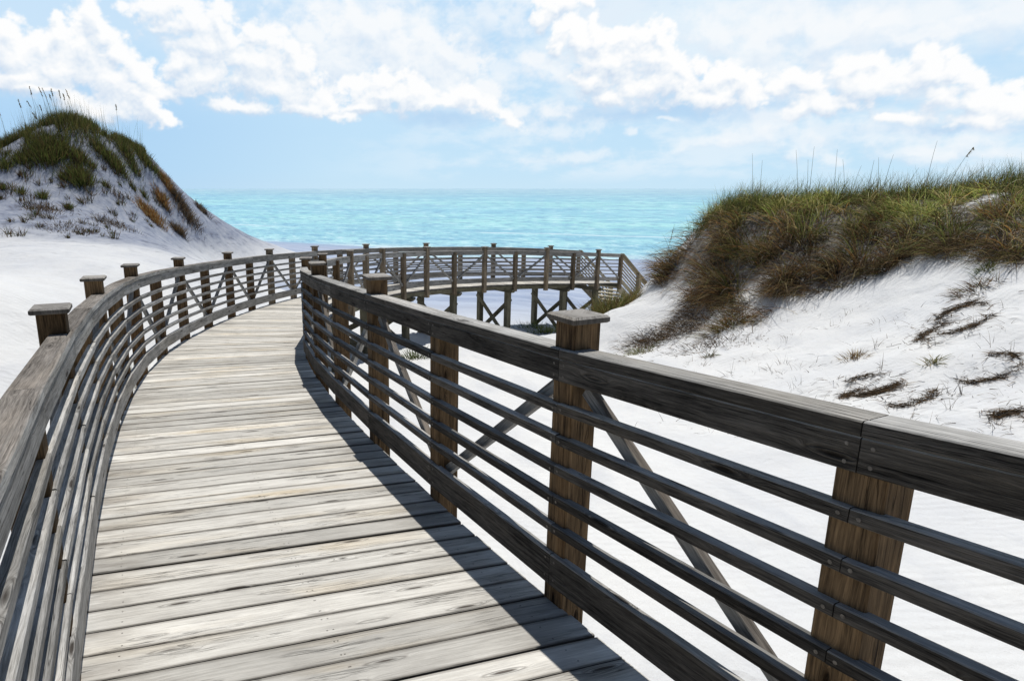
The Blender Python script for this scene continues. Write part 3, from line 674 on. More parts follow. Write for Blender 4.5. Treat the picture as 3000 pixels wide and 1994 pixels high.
for u, v, sp_, nb, L, lab in [
    (137,455,.52,1300,.60,'broad green grass patch hanging below the crest of the left dune'),
    (237,530,.38,1100,.62,'big dark olive grass tuft low in the middle of the left dune'),
    (229,470,.26,420,.55,'narrow green grass strip between the crest and the big dark tuft'),
    (336,485,.34,850,.60,'dark green grass bush right of the bare sand under the crest'),
    (372,455,.30,420,.5,'grass clump on the upper right shoulder of the left dune'),
    (425,470,.30,480,.5,'bushy grass clump at the right end of the dune crest'),
    (126,580,.15,200,.42,'roundish brown green tuft alone at the lower left of the dune face'),
    (65,568,.13,130,.40,'small upright tuft left of the roundish brown green one'),
    (172,440,.42,800,.55,'grass hanging just below the highest point of the left dune'),
    (62,470,.32,420,.45,'thin grass below the left part of the crest'),
    (292,440,.30,420,.5,'grass below the right part of the crest, above the dark bush'),
    (268,490,.16,170,.42,'short tuft between the big dark tuft and the dark bush'),
    (188,525,.18,170,.40,'ragged tuft left of the big dark tuft'),
    (310,545,.12,110,.32,'small tuft under the dark green bush'),
    (205,610,.13,100,.28,'low sprouting tuft above the lowest dark streak'),
    (395,500,.22,260,.42,'upright grass on the upper right shoulder below the crest end'),
    (4,555,.12,130,.4,'grass tuft cut by the left edge of the photo'),
    (15,490,.26,300,.4,'sparse dark grass below the crest at the far left'),
    (423,576,.11,130,.36,'small green tuft near the orange grass strip'),
    (389,552,.12,130,.30,'small brown tuft between bare sand and the orange grass'),
    (455,500,.22,200,.4,'thin grey green clump on the steep right shoulder')]:
    tuft('grass_tuft', lab, 'grass tuft', GT, u, v, sp_, nb, L, G, w=gw, y0=12)
# orange dry strip and the dead brown thicket on the right shoulder
for u, v, sp_, nb, L, lab, mx_ in [
    (486,535,.22,600,.4,'upper tip of the orange dry grass strip on the left dune',{'orange':3,'brown':2,'straw':1}),
    (474,590,.22,650,.4,'middle of the orange dry grass strip on the left dune',{'orange':4,'brown':1.5,'straw':1}),
    (440,632,.40,1200,.40,'bright orange dry grass clump at the foot of the strip',{'orange':5,'straw':1.4,'brown':1})]:
    tuft('dry_grass_clump', lab, 'dry grass', 'orange dry grass on the left dune', u, v, sp_, nb, L, mx_, w=gw, y0=12)
for u, v, sp_, nb, L, lab in [
    (512,570,.40,650,.4,'grey brown dead stems along the steep right shoulder of the left dune'),
    (545,625,.50,1000,.42,'dark brown dead thicket low on the right shoulder of the left dune'),
    (592,617,.30,420,.35,'thin dead clump at the right end of the left dune vegetation'),
    (523,680,.25,420,.5,'dark dead tuft lowest on the right shoulder'),
    (130,612,.55,420,.22,'long dark streak of dead stems in the sand below the roundish tuft'),
    (330,655,.7,420,.2,'greyish streak of dead stems left of the orange grass'),
    (200,668,.9,420,.16,'lowest dark streak of dead stems at the foot of the dune face')]:
    o = tuft('dead_weed_patch', lab, 'dead weeds', 'dead weeds on the left dune', u, v, sp_, nb, L, {'dark':3,'brown':3,'grey':2}, upr=.8, w=gw, y0=12)
    if o and 'streak' in lab: o['kind'] = 'stuff'
# small sprigs peppered over the left dune face
sp_lab = 'tiny dark sprig sticking out of the shaded sand of the left dune'
for i in range(150):
    u, v = random.uniform(0, 520), random.uniform(440, 700)
    if v < 420 + max(0, u - 250) * .62 + 20: continue
    tuft('sand_sprig', sp_lab, 'sprig', 'sprigs on the left dune face', u, v, random.uniform(.05, .22), random.randint(14, 46), random.uniform(.16, .42), {'dark':3,'brown':2,'green':1.2}, w=(.014,.024), y0=12)

# right slope: drifts of dried weed, sprigs
def drift(label, group, u, v, sp_, nb, L, mixd):
    """a low curved windrow of dead stems lying on the sand"""
    c = hit(u, v, 6.)
    a0, span, R = random.uniform(0, 6.28), random.uniform(.8, 1.9), sp_ * random.uniform(1.3, 2.2)
    f_ = rng.normal(0, .5, nb); th = a0 + f_ * span
    x = c[0] + R * (np.cos(th) - math.cos(a0)) + rng.normal(0, sp_ * .16, nb); y = c[1] + .75 * R * (np.sin(th) - math.sin(a0)) + rng.normal(0, sp_ * .14, nb)
    loose = rng.random(nb) < .16; x = x + loose * rng.normal(0, sp_, nb); y = y + loose * rng.normal(0, sp_ * .8, nb)
    al = th + 1.57 + rng.normal(0, .75, nb) + (rng.random(nb) < .5) * 3.14
    dh_ = downhill(x, y); dx, dy = np.cos(al), np.sin(al); up_ = -(dh_[:, 0] * dx + dh_[:, 1] * dy) + rng.uniform(-.02, .30, nb)
    pr = blades(np.stack([x, y, hz(x, y) + rng.uniform(0, .035, nb)], 1), np.stack([dx, dy, up_], 1), rng.uniform(.4, 1.1, nb) * L * .8, rng.uniform(.006, .013, nb), rng.uniform(.02, .22, nb), pick(nb, mixd))
    return tag(grass_obj('dried_weed_drift', [pr], M_grass, org=c), label, 'dried weed', group)
GR = 'dried weed on the right sand slope'
DR = {'dark': 3, 'brown': 3, 'grey': 2}
for u, v, sp_, nb, L, lab, mx_, upr in [
    (2065,880,.36,700,.5,'brown matted roots hanging down the left shoulder of the right dune',DR,.2),
    (2010,950,.50,1500,.45,'large tangle of dead brown stems at the left foot of the right dune',DR,.35),
    (2085,930,.38,600,.45,'dark root mass under the overhanging grass of the right dune',DR,.3),
    (1905,990,.36,800,.36,'low tangle of dead stems nearest the stairs on the right dune foot',DR,.35),
    (2150,945,.26,800,.5,'green brown hanging clump beside the dark tangle at the dune foot',{'brown':2,'olive':2,'dark':1.5,'orange':.6},.4),
    (1890,1030,.28,420,.22,'yellow green low weeds just above the handrail by the near post',{'lime':2,'olive':2,'brown':1},.7),
    (2090,1010,.50,500,.3,'thin scatter of dead stems under the hanging clump',DR,.4),
    (2215,1000,.30,160,.12,'flat brown smear of weed alone on open sand',{'brown':2,'dark':1},.4),
    (2790,910,.20,300,.28,'upper ragged clump of dark dried weed high on the right slope',DR,.5),
    (2870,840,.22,320,.3,'brown weed trail high on the right slope under the dune grass',{'brown':3,'dark':2,'olive':1},.4),
    (2890,790,.09,130,.22,'small green sprout high on the right slope',{'green':3,'lime':1},.9),
    (2700,985,.28,300,.22,'curved drift of dried stems on the middle of the right slope',DR,.35),
    (2840,960,.20,240,.24,'dark drift right of the curved one on the middle of the slope',DR,.35),
    (2505,1050,.09,150,.2,'small round brown seedhead bush on open sand',{'brown':3,'straw':1},1.1),
    (2735,1060,.07,90,.2,'small yellowish weed right of the round brown bush',{'olive':2,'straw':1},.9),
    (2580,1150,.20,520,.25,'thick dark drift of dried weed closest above the handrail',DR,.5),
    (2480,1160,.14,220,.2,'left tail of the dark drift above the handrail',DR,.4),
    (2700,1175,.22,260,.18,'long right tail of the dark drift above the handrail',DR,.3),
    (2520,1110,.12,140,.2,'small drift between the round brown bush and the thick dark drift',DR,.4),
    (2900,1120,.18,240,.2,'broken drift of dried weed at the right edge, upper one',DR,.4),
    (2940,1215,.18,280,.2,'broken drift of dried weed at the right edge, lower one',DR,.4),
    (2960,1040,.10,120,.25,'dark twisted weed cut by the right edge of the photo',DR,.6),
    (2080,1045,.06,70,.18,'single sprig under the scatter of dead stems',{'brown':2,'green':1},1.)]:
    if u > 2200 and mx_ is DR: drift(lab, GR, u, v, sp_, int(nb * 1.2), L, mx_)
    else: tuft('dried_weed_drift', lab, 'dried weed', GR, u, v, sp_, nb, L, mx_, upr=upr * .6, droop=(.15, .7), w=(.007, .015), y0=6)
for i in range(210):
    u = random.uniform(1850, 3000); v = random.uniform(900, 1290)
    if v < np.interp(u, [1850, 2184, 2265, 2455, 2617, 2834, 3000], [1040, 980, 910, 880, 830, 770, 820]): continue
    tuft('sand_twig', 'tiny dry twig lying on the sunlit sand of the right slope', 'twig', 'twigs on the right sand slope', u, v, random.uniform(.02, .14), random.randint(3, 12), random.uniform(.10, .34), DR, upr=random.choice([.15, .3, 1.]), droop=(.2, .9), w=(.004, .008), y0=6)

# grass by the stairs, under the walkway and by the left rail
for u, v, sp_, nb, L, lab, mx_ in [
    (1600,975,.30,260,.35,'bright green grass behind the near tall post cap',{'green':2,'lime':3}),
    (1560,960,.25,160,.35,'green grass at the foot of the braced piles',{'green':2,'lime':2}),
    (1215,1050,.14,160,.4,'green tuft in the shade at a pile foot under the walkway',{'green':3,'dark':1})]:
    tuft('grass_tuft', lab, 'grass tuft', 'grass tufts near the walkway', u, v, sp_, nb, L, mx_, w=(.008,.016), y0=8)
for x0, y0_, sp_, nb, L, lab, mx_ in [
    (5.45,20.5,.30,1300,.85,'olive grass bush behind the sand hump in front of the stairs',{'olive':4,'green':2,'brown':2,'straw':.6}),
    (5.95,20.7,.24,700,.6,'yellowish grass bush right against the stair foot',{'olive':3,'orange':1,'straw':1.5,'green':1.5}),
    (4.85,20.1,.20,500,.6,'left tongue of grass beside the last pile',{'olive':3,'brown':2,'green':1})]:
    q = rng.normal(0, sp_, (nb, 2)); x, y = x0 + q[:, 0], y0_ + q[:, 1]
    d0 = np.concatenate([q * .8 + rng.normal(0, .3, (nb, 2)), rng.uniform(.6, 1.2, (nb, 1))], 1)
    pr = blades(np.stack([x, y, hz(x, y) - .03], 1), d0, rng.uniform(.45, 1.1, nb) * L, rng.uniform(.009, .017, nb), rng.uniform(.2, .8, nb), pick(nb, mx_))
    tag(grass_obj('grass_tuft', [pr], M_grass, org=np.array([x0, y0_, float(hz(x0, y0_)[0])])), lab, 'grass tuft', 'grass tufts near the walkway')
for s_, lat, lab in [(9.4, -1.5, 'thin pale grass tuft behind the left railing by the second visible brace'), (10.4, -1.6, 'thin pale grass tuft behind the left railing at the next brace along')]:
    p0 = P(s_, lat, 0); c = np.array([p0[0], p0[1], float(hz(p0[0], p0[1])[0])]); nb = 120
    q = rng.normal(0, .28, (nb, 2)); x, y = c[0] + q[:, 0], c[1] + q[:, 1]
    pr = blades(np.stack([x, y, hz(x, y)], 1), np.concatenate([rng.normal(0, .4, (nb, 2)), np.ones((nb, 1))], 1), rng.uniform(.25, .7, nb), rng.uniform(.005, .009, nb), rng.uniform(.1, .6, nb), pick(nb, {'olive': 2, 'lime': 2, 'straw': 2}))
    tag(grass_obj('grass_tuft', [pr], M_grass, org=c), lab, 'grass tuft', 'grass tufts near the walkway')

# sea oats: a thin stalk and, on most, a drooping seed head
def sea_oat(label, group, u0, v0, u1, v1, Y, head, bend=.2, wd=.010, dark=False):
    a, b_ = at(u0, v0, Y), at(u1, v1, Y); n = 9; g_ = float(hz(a[0], a[1])[0]); a = np.array([a[0], a[1], min(a[2], g_ + .1) if a[2] > g_ else a[2]])
    root = empty('sea_oat', a, label, 'sea oat', group); ts_ = np.linspace(0, 1, n)
    pts = [a + (b_ - a) * np.array([tt ** 1.6, tt, tt ** .9]) for tt in ts_]
    pts = [p + np.array([0, -.12 * tt * tt, 0]) for p, tt in zip(pts, ts_)]
    mb = MB(); rings = [[p + wd * (1 - .6 * tt) / 2 * np.array([math.cos(k_ * 2.094), math.sin(k_ * 2.094), 0]) for k_ in range(3)] for p, tt in zip(pts, ts_)]
    mb.prism(rings, list(ts_), (1, .5, .5, 1)); mb.build('stalk', M_stalk, root)
    if head:
        nb = 30; rt, dd = [], []
        for k_ in range(nb):
            f_ = 1 - (k_ / nb) * head; p = a + (b_ - a) * np.array([f_ ** 1.6, f_, f_ ** .9]) + np.array([0, -.12 * f_ * f_, 0]); rt.append(p); dd.append([random.uniform(-.2, .9), random.uniform(-.5, .5), random.uniform(-.9, .1)])
        pr = blades(np.array(rt), np.array(dd, float), rng.uniform(.035, .08, nb), rng.uniform(.014, .026, nb) * (1.6 if Y > 25 else .8), np.full(nb, .5), pick(nb, {'straw': 2, 'brown': 3, 'olive': 2}), 3)
        grass_obj('seed_head', [pr], M_grass, root, org=a)
m, nt, b = mat('grass_stalk'); g = N(nt); g.put(b.inputs['Base Color'], g.ramp(g.noise(g.n('ShaderNodeTexCoord').outputs['Object'], 6., 2), [(.3, (.10, .11, .05)), (.7, (.20, .19, .09))])); b.inputs['Roughness'].default_value = .7; M_stalk = m
GS = 'sea oats on the left dune'
for i, (u0, v0, u1, v1, h_) in enumerate([(24,435,-4,312,.25),(86,420,57,292,.2),(120,415,90,254,.16),(125,405,83,296,.2),(150,390,118,256,.22),(160,380,127,258,.45),(170,380,148,276,.2),(172,375,153,262,.2),(190,372,176,264,.25),(205,372,188,275,.22),(222,365,196,263,.28),(352,420,342,306,.16),(130,400,98,330,.3),(140,395,120,308,.2)]):
    sea_oat(['sea oat leaning out at the far left of the dune','tall sea oat left of the main bunch on the dune crest','tallest slim sea oat left of the bunch','short sea oat with a bent head left of the bunch','sea oat with two close heads in the bunch','sea oat with the longest seed head in the bunch','slim upright sea oat in the middle of the bunch','second slim upright sea oat in the middle of the bunch','sea oat right of the middle of the bunch','low headed sea oat right of the middle of the bunch','rightmost sea oat of the bunch, head bent right','lone sea oat standing against a white cloud right of the bunch','very short sea oat low at the left of the bunch','short sea oat low inside the bunch'][i], GS, u0, v0, u1, v1, np.interp(u0, [0, 160, 360], [28.6, 30.2, 32]), h_, wd=.018)
GS = 'bare grass stems standing above the right dune'
for u0, v0, u1, v1, h_, lab in [(2207,560,2198,450,0,'leftmost bare stem standing above the right dune'),(2228,560,2227,470,0,'shorter bare stem beside the leftmost stem'),(2337,560,2325,440,0,'bare stem leaning slightly left, third along the ridge'),(2366,560,2360,468,0,'shorter of the close stem pair left of the ridge middle'),(2372,560,2378,430,0,'taller of the close stem pair left of the ridge middle'),(2444,555,2445,438,0,'straight upright stem at the ridge middle'),(2478,545,2461,468,0,'left leaning stem just right of the ridge middle'),(2498,545,2515,486,0,'short right leaning stem right of the ridge middle'),(2546,545,2552,470,0,'upright stem in the right half of the ridge'),(2574,545,2565,462,0,'left leaning stem of the crossing pair'),(2590,545,2608,454,0,'right leaning stem of the crossing pair'),(2716,530,2735,414,0,'tallest bare stem, right of the middle'),(2655,545,2682,492,0,'short slanting stem right of the crossing pair'),(2786,520,2840,432,.22,'only stem with a seed head above the right dune'),(1960,690,1972,657,.5,'small seed head poking out over the sea from the dune shoulder')]:
    sea_oat(lab, GS, u0, v0, u1, v1, np.interp(u0, [1960, 2200, 3000], [20.5, 18.8, 15.2]), h_, wd=.013)

# ------------------------------------------------------------------ light and sky
SUN = np.array([.045, .31, 1.0]); SUN /= np.linalg.norm(SUN)
EL = math.asin(SUN[2]); AZ = math.atan2(SUN[0], SUN[1])
ld = bpy.data.lights.new('sun', 'SUN'); lo_ = bpy.data.objects.new('sun', ld); COL.objects.link(lo_)
ld.energy = 3.9; ld.angle = math.radians(.5); ld.color = (1., .965, .90)
lo_.rotation_euler = Vector(SUN).to_track_quat('Z', 'Y').to_euler()
world = bpy.data.worlds.new('World'); sc.world = world; world.use_nodes = True
nt = world.node_tree; g = N(nt); bg = nt.nodes['Background']
sky = g.n('ShaderNodeTexSky', sky_type='NISHITA'); sky.sun_disc = False; sky.sun_elevation = EL; sky.sun_rotation = AZ; sky.altitude = 0; sky.air_density = 1.; sky.dust_density = .4; sky.ozone_density = 1.5
nt.links.new(sky.outputs[0], bg.inputs[0]); bg.inputs[1].default_value = .05
# the band of sky above the sea with its cumulus heaps: a far backdrop, each point coloured by layered noise
def ang(u, v):
    d = at(u, v, 1.); return math.degrees(math.atan2(d[0], d[1])), math.degrees(math.atan2(d[2], math.hypot(d[0], d[1])))
def perlin(x, y, seed):
    r_ = np.random.default_rng(seed); ang_ = r_.random((256, 256)) * 6.28318; GX, GY = np.cos(ang_), np.sin(ang_)
    xi, yi = np.floor(x).astype(int), np.floor(y).astype(int); fx, fy = x - xi, y - yi
    u_, v_ = fx**3 * (fx * (6 * fx - 15) + 10), fy**3 * (fy * (6 * fy - 15) + 10)
    def gd(i, j):
        a, b_ = (xi + i) & 255, (yi + j) & 255
        return GX[a, b_] * (fx - i) + GY[a, b_] * (fy - j)
    return (gd(0, 0) * (1 - u_) + gd(1, 0) * u_) * (1 - v_) + (gd(0, 1) * (1 - u_) + gd(1, 1) * u_) * v_
def pfbm(x, y, seed, o=6, gain=.55):
    s_, a = 0., 1.
    for k_ in range(o):
        s_ = s_ + a * perlin(x * 2.03 ** k_ + 3.7 * k_, y * 2.03 ** k_ - 5.1 * k_, seed + k_); a *= gain
    return s_
def worley(x, y, seed):
    r_ = np.random.default_rng(seed); JX, JY = r_.random((256, 256)), r_.random((256, 256))
    xi, yi = np.floor(x).astype(int), np.floor(y).astype(int); best = np.full(x.shape, 9.)
    for i in (-1, 0, 1):
        for j in (-1, 0, 1):
            a, b_ = xi + i, yi + j; dx, dy = a + JX[a & 255, b_ & 255] - x, b_ + JY[a & 255, b_ & 255] - y
            best = np.minimum(best, dx * dx + dy * dy)
    return np.sqrt(best)
def sstep(x, a, b_):
    t_ = np.clip((x - a) / (b_ - a), 0, 1); return t_ * t_ * (3 - 2 * t_)
def lerp3(t_, stops):
    ps = [p for p, _ in stops]; cs = np.array([c_ for _, c_ in stops]); return np.stack([np.interp(t_, ps, cs[:, k_]) for k_ in range(3)], -1)
# cloud heaps, back to front: (softness, cover, [(u, v, half width, half height, tilt), ...]) given by where they stand in the photo
CLOUDS = [
 (1., .62, [(1010, 50, 260, 90, 0), (1250, 150, 160, 110, -20), (1420, 60, 150, 90, 0), (1480, 220, 90, 60, 0), (2250, 40, 260, 70, 0), (2650, 70, 300, 90, 5), (2480, 170, 200, 60, 0), (2950, 60, 110, 70, 0)]),
 (.85, .80, [(2110, 100, 70, 55, 0), (2230, 130, 110, 85, 0), (2330, 70, 90, 55, 0), (2420, 110, 100, 55, 0), (2300, 220, 150, 90, 0), (2520, 60, 110, 40, 0), (2700, 110, 160, 45, 5), (2160, 190, 80, 70, 0), (1560, 190, 60, 35, -20), (1640, 215, 70, 40, -30), (1530, 330, 60, 45, 0), (1620, 330, 70, 30, 0)]),
 (.55, .88, [(1080, 85, 120, 55, -15), (1140, 70, 60, 40, 0), (1240, 110, 50, 38, 0), (1310, 150, 60, 40, -35), (1380, 200, 60, 50, -45), (1430, 260, 55, 45, -50), (1200, 180, 190, 90, -15), (1000, 180, 120, 100, 0), (1330, 260, 100, 60, -20), (930, 110, 90, 70, 0)]),
 (.35, .95, [(560, 60, 130, 50, 10), (480, 20, 110, 30, 0), (640, 35, 38, 38, 0), (655, 70, 34, 36, 0), (590, 130, 95, 50, 0), (690, 118, 45, 30, 0), (745, 100, 42, 30, 0), (800, 125, 48, 32, -20), (860, 160, 55, 40, -35), (905, 205, 50, 45, -45), (740, 190, 150, 70, -10), (600, 230, 100, 48, 20), (520, 190, 70, 36, 30), (480, 280, 60, 26, 0), (820, 260, 150, 52, -10), (700, 310, 110, 24, 0), (900, 310, 90, 26, 0), (1010, 338, 55, 18, 0)]),
 (.30, .96, [(1120, 235, 48, 36, 0), (1165, 232, 40, 30, 0), (1060, 250, 60, 34, 0), (1220, 265, 55, 32, -10), (1130, 290, 150, 34, 0), (1050, 320, 100, 20, 0), (1240, 300, 50, 22, 0), (1365, 275, 40, 26, -10), (1420, 300, 60, 32, -30), (1480, 345, 50, 22, -25), (1320, 300, 60, 22, 0), (1510, 365, 26, 12, 0)]),
 (.28, .98, [(-330, 250, 110, 60, 0), (-200, 200, 90, 70, 0), (-240, 300, 160, 40, 0), (-90, 250, 80, 60, 0), (20, 100, 42, 46, -30), (50, 170, 70, 70, 0), (110, 130, 50, 36, 0), (165, 110, 44, 40, 15), (155, 60, 24, 30, 15), (265, 20, 24, 50, 5), (275, 70, 36, 40, 0), (310, 105, 42, 40, -20), (240, 140, 90, 70, 0), (345, 160, 45, 45, -40), (390, 190, 50, 36, -35), (420, 225, 36, 34, -50), (180, 210, 150, 70, 0), (60, 235, 90, 34, 0), (330, 250, 110, 65, -20), (300, 325, 100, 32, 0), (440, 310, 60, 40, -45), (485, 344, 44, 14, -20), (220, 300, 80, 40, 0), (120, 268, 130, 12, -3)]),
 (.24, .98, [(1600, 20, 40, 30, 0), (1640, 5, 40, 36, 0), (1710, 10, 26, 22, 0), (1585, 60, 20, 30, 0)]),
 (.22, .99, [(1650, 95, 32, 34, 0), (1690, 110, 42, 44, 0), (1640, 140, 30, 40, 0), (1745, 80, 24, 30, 0), (1750, 115, 44, 34, 0), (1800, 130, 36, 30, 0), (1870, 90, 40, 24, 0), (1915, 100, 34, 32, 0), (1840, 115, 40, 34, 0), (1930, 130, 26, 26, 0), (1780, 190, 110, 62, -5), (1900, 180, 90, 55, -15), (1990, 205, 60, 42, -30), (2060, 190, 26, 20, -30), (2090, 230, 60, 42, -20), (2150, 220, 34, 22, -10), (2190, 245, 46, 40, -40), (1900, 260, 140, 44, 0), (1800, 285, 70, 26, 0), (2080, 290, 130, 34, 0), (2220, 290, 36, 36, -50), (1730, 235, 50, 26, 0)]),
 (.30, .97, [(2300, 250, 44, 36, 0), (2350, 225, 50, 30, 0), (2400, 245, 55, 45, 0), (2480, 215, 40, 40, 0), (2520, 195, 40, 34, 0), (2570, 185, 44, 30, 0), (2620, 205, 40, 32, 0), (2690, 165, 28, 24, 0), (2735, 165, 30, 28, 0), (2775, 160, 26, 22, 0), (2800, 195, 40, 40, -20), (2720, 205, 60, 40, 0), (2850, 235, 50, 28, -25), (2560, 250, 120, 60, 0), (2420, 310, 110, 40, 0), (2340, 330, 60, 22, 0), (2750, 290, 70, 55, 0), (2880, 290, 80, 45, 0), (2970, 300, 60, 45, 0), (2990, 250, 26, 18, 0), (3090, 280, 80, 50, 0), (3200, 240, 70, 60, 0), (3320, 270, 90, 60, 0), (3200, 330, 180, 30, 0), (2900, 345, 110, 24, 0), (2640, 350, 80, 20, 0)]),
 (1., .55, [(2250, 350, 160, 40, 0), (2600, 400, 170, 40, 0), (2900, 400, 140, 50, 0), (2400, 390, 90, 40, 0), (1650, 380, 150, 30, 0), (2080, 420, 120, 26, 0), (2750, 450, 200, 30, 0), (1700, 460, 120, 24, 0)]),
 (.9, .62, [(2180, 392, 90, 26, 0), (2260, 400, 110, 34, -8), (2360, 420, 60, 44, -20), (2330, 450, 30, 30, 0), (2450, 470, 36, 26, 0), (2660, 440, 70, 26, 0), (2720, 470, 90, 26, 0), (2850, 420, 90, 34, 0), (2940, 450, 90, 36, 0), (1862, 392, 17, 14, 0), (1960, 356, 34, 6, 0)])]
def sky_rgb(A, E):
    """colour of the sky for bearings A and heights E in degrees (arrays)"""
    nx, ny = .8 * pfbm(A * .30, E * .36, 40, 4), .8 * pfbm(A * .30 + 7, E * .36 + 3, 44, 4)
    wx, wy = A + .95 * nx, E + .7 * ny
    hz_ = lerp3(E, [(0., (.585, .79, .935)), (1.5, (.565, .785, .95)), (5., (.54, .765, .955)), (9., (.52, .745, .955)), (15., (.46, .70, .945)), (24., (.26, .50, .88))])
    lo_l = sstep(A, -4, -26) * sstep(E, 10, 4); hz_ = hz_ * (1 - lo_l[..., None] * np.array([.20, .13, .04]))
    veil = sstep(pfbm(A * .06 + 4, E * .13, 71, 6, .6), -.30, .40) * sstep(E, 4., 11.) * (.35 + .65 * sstep(A, -12, 8))
    col = hz_ + (np.array([.80, .885, .965]) - hz_) * (veil * .9)[..., None]
    veil2 = sstep(pfbm(A * .11 + 9, E * .30, 77, 6, .6), -.25, .45) * sstep(A, -12, 8) * sstep(E, .1, 1.6)
    col = col + (np.array([.76, .88, .975]) - col) * (veil2 * .85)[..., None]
    # darker streaks under the cloud decks
    for u, v, hw, hh in ((1920, 330, 330, 26), (1300, 345, 120, 16), (2830, 372, 190, 12), (60, 262, 160, 14)):
        A0, E0 = ang(u, v); kx, ky = math.degrees(hw / F), math.degrees(hh / F)
        m_ = np.exp(-((A - A0) / kx) ** 2 - ((wy - E0) / ky) ** 2); col = col + (np.array([.47, .665, .89]) - col) * (m_ * .75)[..., None]
    for li, (soft, op, ells) in enumerate(CLOUDS):
        soft = min(1., soft + .10)
        an = np.array([ang(e_[0], e_[1]) for e_ in ells]); sz = np.array([[e_[2], e_[3]] for e_ in ells]).max(1) / F * 57.3 * 1.5 + 2.
        sel = np.nonzero((A > (an[:, 0] - sz).min()) & (A < (an[:, 0] + sz).max()) & (E > (an[:, 1] - sz).min()) & (E < (an[:, 1] + sz).max()))[0]
        if not len(sel): continue
        As, Es, ws, hs, ns, ms = A[sel], E[sel], wx[sel], wy[sel], nx[sel], ny[sel]
        def dens(oa, oe):
            x, y = ws + oa, hs + oe; acc = 0.
            for u, v, hw, hh, tilt in ells:
                A0, E0 = ang(u, v); kx = math.degrees(hw / F) * math.cos(math.radians(A0)) ** 2 * 1.12; ky = math.degrees(hh / F) * math.cos(math.radians(A0)) * 1.12
                c_, s_ = math.cos(math.radians(tilt)), math.sin(math.radians(tilt)); dx, dy = x - A0, y - E0
                q = np.sqrt(((dx * c_ + dy * s_) / kx) ** 2 + ((dy * c_ - dx * s_) / ky) ** 2)
                acc = acc + np.exp(np.clip(5. * (1 - q), -40, 12))
            m_ = np.log(acc + 1e-9) / 5.
            x2, y2 = As + oa + .35 * ns, Es + oe + .3 * ms; o_ = li * 3.3
            b_ = (.5 - worley(x2 * .8 + o_, y2 * .9, 5)) + .6 * (.5 - worley(x2 * 1.7 + 3, y2 * 1.8 + o_, 15)) + .36 * (.5 - worley(x2 * 3.7 + o_, y2 * 3.8, 25)) + .2 * (.5 - worley(x2 * 7.9, y2 * 8., 35))
            f_ = pfbm(x2 * .5 + o_, y2 * .62, 50, 8, .58)
            return np.clip(m_, -1.2, 1.1), (.50 - .25 * soft) * b_ + (.42 + .25 * soft) * f_
        m0, n0 = dens(0, 0); m1, n1 = dens(.07, .22); m2, n2 = dens(.2, .75); m3, n3 = dens(.4, 2.)
        D0 = m0 + n0; under = sstep(m3 - m0, .05, .55)
        wd = .24 + .75 * soft + .55 * under * (1 - soft)
        cov = sstep(D0, .02 - .15 * soft, wd)
        L_ = .75 * np.clip(m0 - m1, -.3, .3) + .65 * np.clip(m0 - m2, -.5, .5) + .30 * np.clip(m0 - m3, -.8, .8) + (1 - .5 * soft) * (.60 * (n0 - n1) + .55 * (n0 - n2) + .3 * (n0 - n3)) * (.6 + .4 * sstep(m0, .9, .0))
        L_ = 1.2 * L_ - .20 * under
        if soft < .5:
            cc = lerp3(L_, [(-.75, (.62, .73, .87)), (-.35, (.74, .82, .92)), (-.08, (.835, .89, .95)), (.12, (.91, .94, .975)), (.42, (1., 1., 1.))])
        else:
            cc = lerp3(L_, [(-.7, (.68, .785, .915)), (-.2, (.80, .87, .95)), (.10, (.875, .925, .975)), (.4, (.95, .97, .99))])
        col[sel] = col[sel] + (cc - col[sel]) * (cov * op)[..., None]
    return col

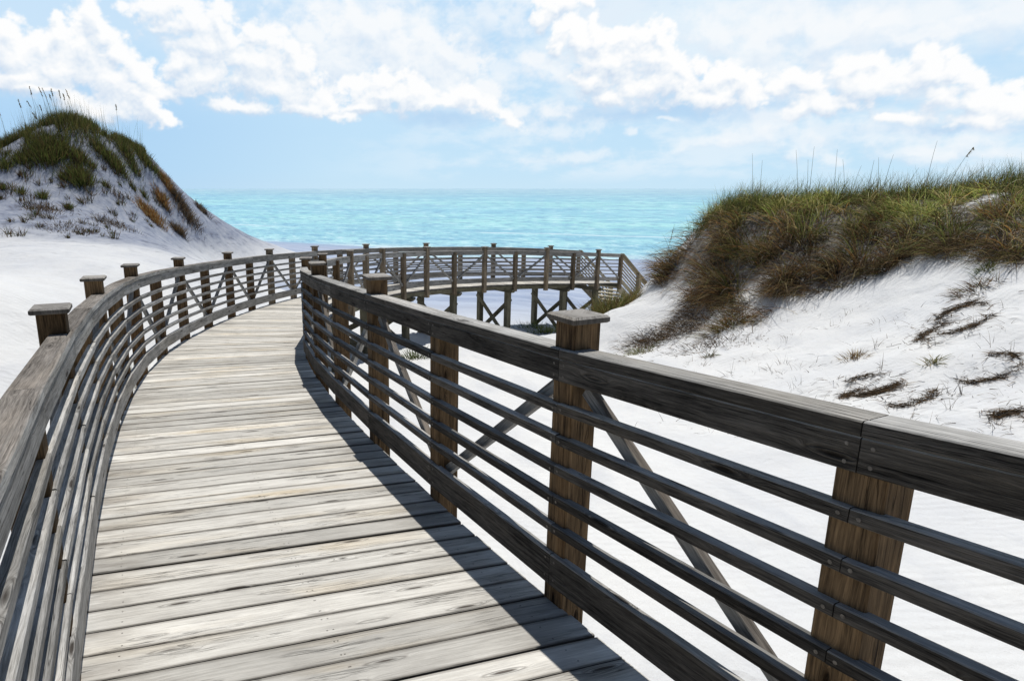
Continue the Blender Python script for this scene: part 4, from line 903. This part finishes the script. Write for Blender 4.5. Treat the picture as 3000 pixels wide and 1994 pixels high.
sa = np.concatenate([np.arange(-80, -40, .5), np.arange(-40, 48, .072), np.arange(48, 88.01, .5)]); se = np.concatenate([np.linspace(-.6, 0, 3)[:-1], np.arange(0, 19, .062), np.arange(19, 36.01, .5)])
GA, GE = np.meshgrid(sa, se); fA, fE = GA.ravel(), np.maximum(GE.ravel(), 0.)
scol = sky_rgb(fA, fE); fade = sstep(fE, 35.5, 24.) * sstep(fA, -80, -62) * sstep(fA, 88, 70)
RS = 80000.; ra, re_ = np.radians(GA.ravel()), np.radians(GE.ravel()); V = RS * np.stack([np.sin(ra) * np.cos(re_), np.cos(ra) * np.cos(re_), np.sin(re_)], -1)
n_, m_ = GA.shape; idx = np.arange(n_ * m_).reshape(n_, m_); Q = np.stack([idx[:-1, :-1], idx[:-1, 1:], idx[1:, 1:], idx[1:, :-1]], -1).reshape(-1, 4)
me = bpy.data.meshes.new('sky'); me.vertices.add(len(V)); me.vertices.foreach_set('co', V.ravel().astype(np.float32))
me.loops.add(Q.size); me.loops.foreach_set('vertex_index', Q.ravel()); me.polygons.add(len(Q)); me.polygons.foreach_set('loop_start', np.arange(0, Q.size, 4)); me.polygons.foreach_set('loop_total', np.full(len(Q), 4)); me.update()
ca = me.color_attributes.new('air', 'FLOAT_COLOR', 'POINT'); ca.data.foreach_set('color', np.concatenate([scol, fade[:, None]], 1).ravel().astype(np.float32))
m = bpy.data.materials.new('sky_air'); m.use_nodes = True; nt = m.node_tree; nt.nodes.clear(); g = N(nt); out = g.n('ShaderNodeOutputMaterial')
at_ = g.attr('air'); em = g.n('ShaderNodeEmission'); nt.links.new(at_.outputs['Color'], em.inputs[0]); tr = g.n('ShaderNodeBsdfTransparent'); mx = g.n('ShaderNodeMixShader')
nt.links.new(at_.outputs['Alpha'], mx.inputs[0]); nt.links.new(tr.outputs[0], mx.inputs[1]); nt.links.new(em.outputs[0], mx.inputs[2]); nt.links.new(mx.outputs[0], out.inputs[0])
m.cycles.emission_sampling = 'NONE'; me.materials.append(m)
so = bpy.data.objects.new('sky', me); COL.objects.link(so); tag(so, 'pale blue sky with heaps of white cumulus above the sea', 'sky', kind='structure')
sc.view_settings.view_transform = 'Standard'; sc.view_settings.look = 'None'; sc.view_settings.exposure = 0; sc.view_settings.gamma = 1
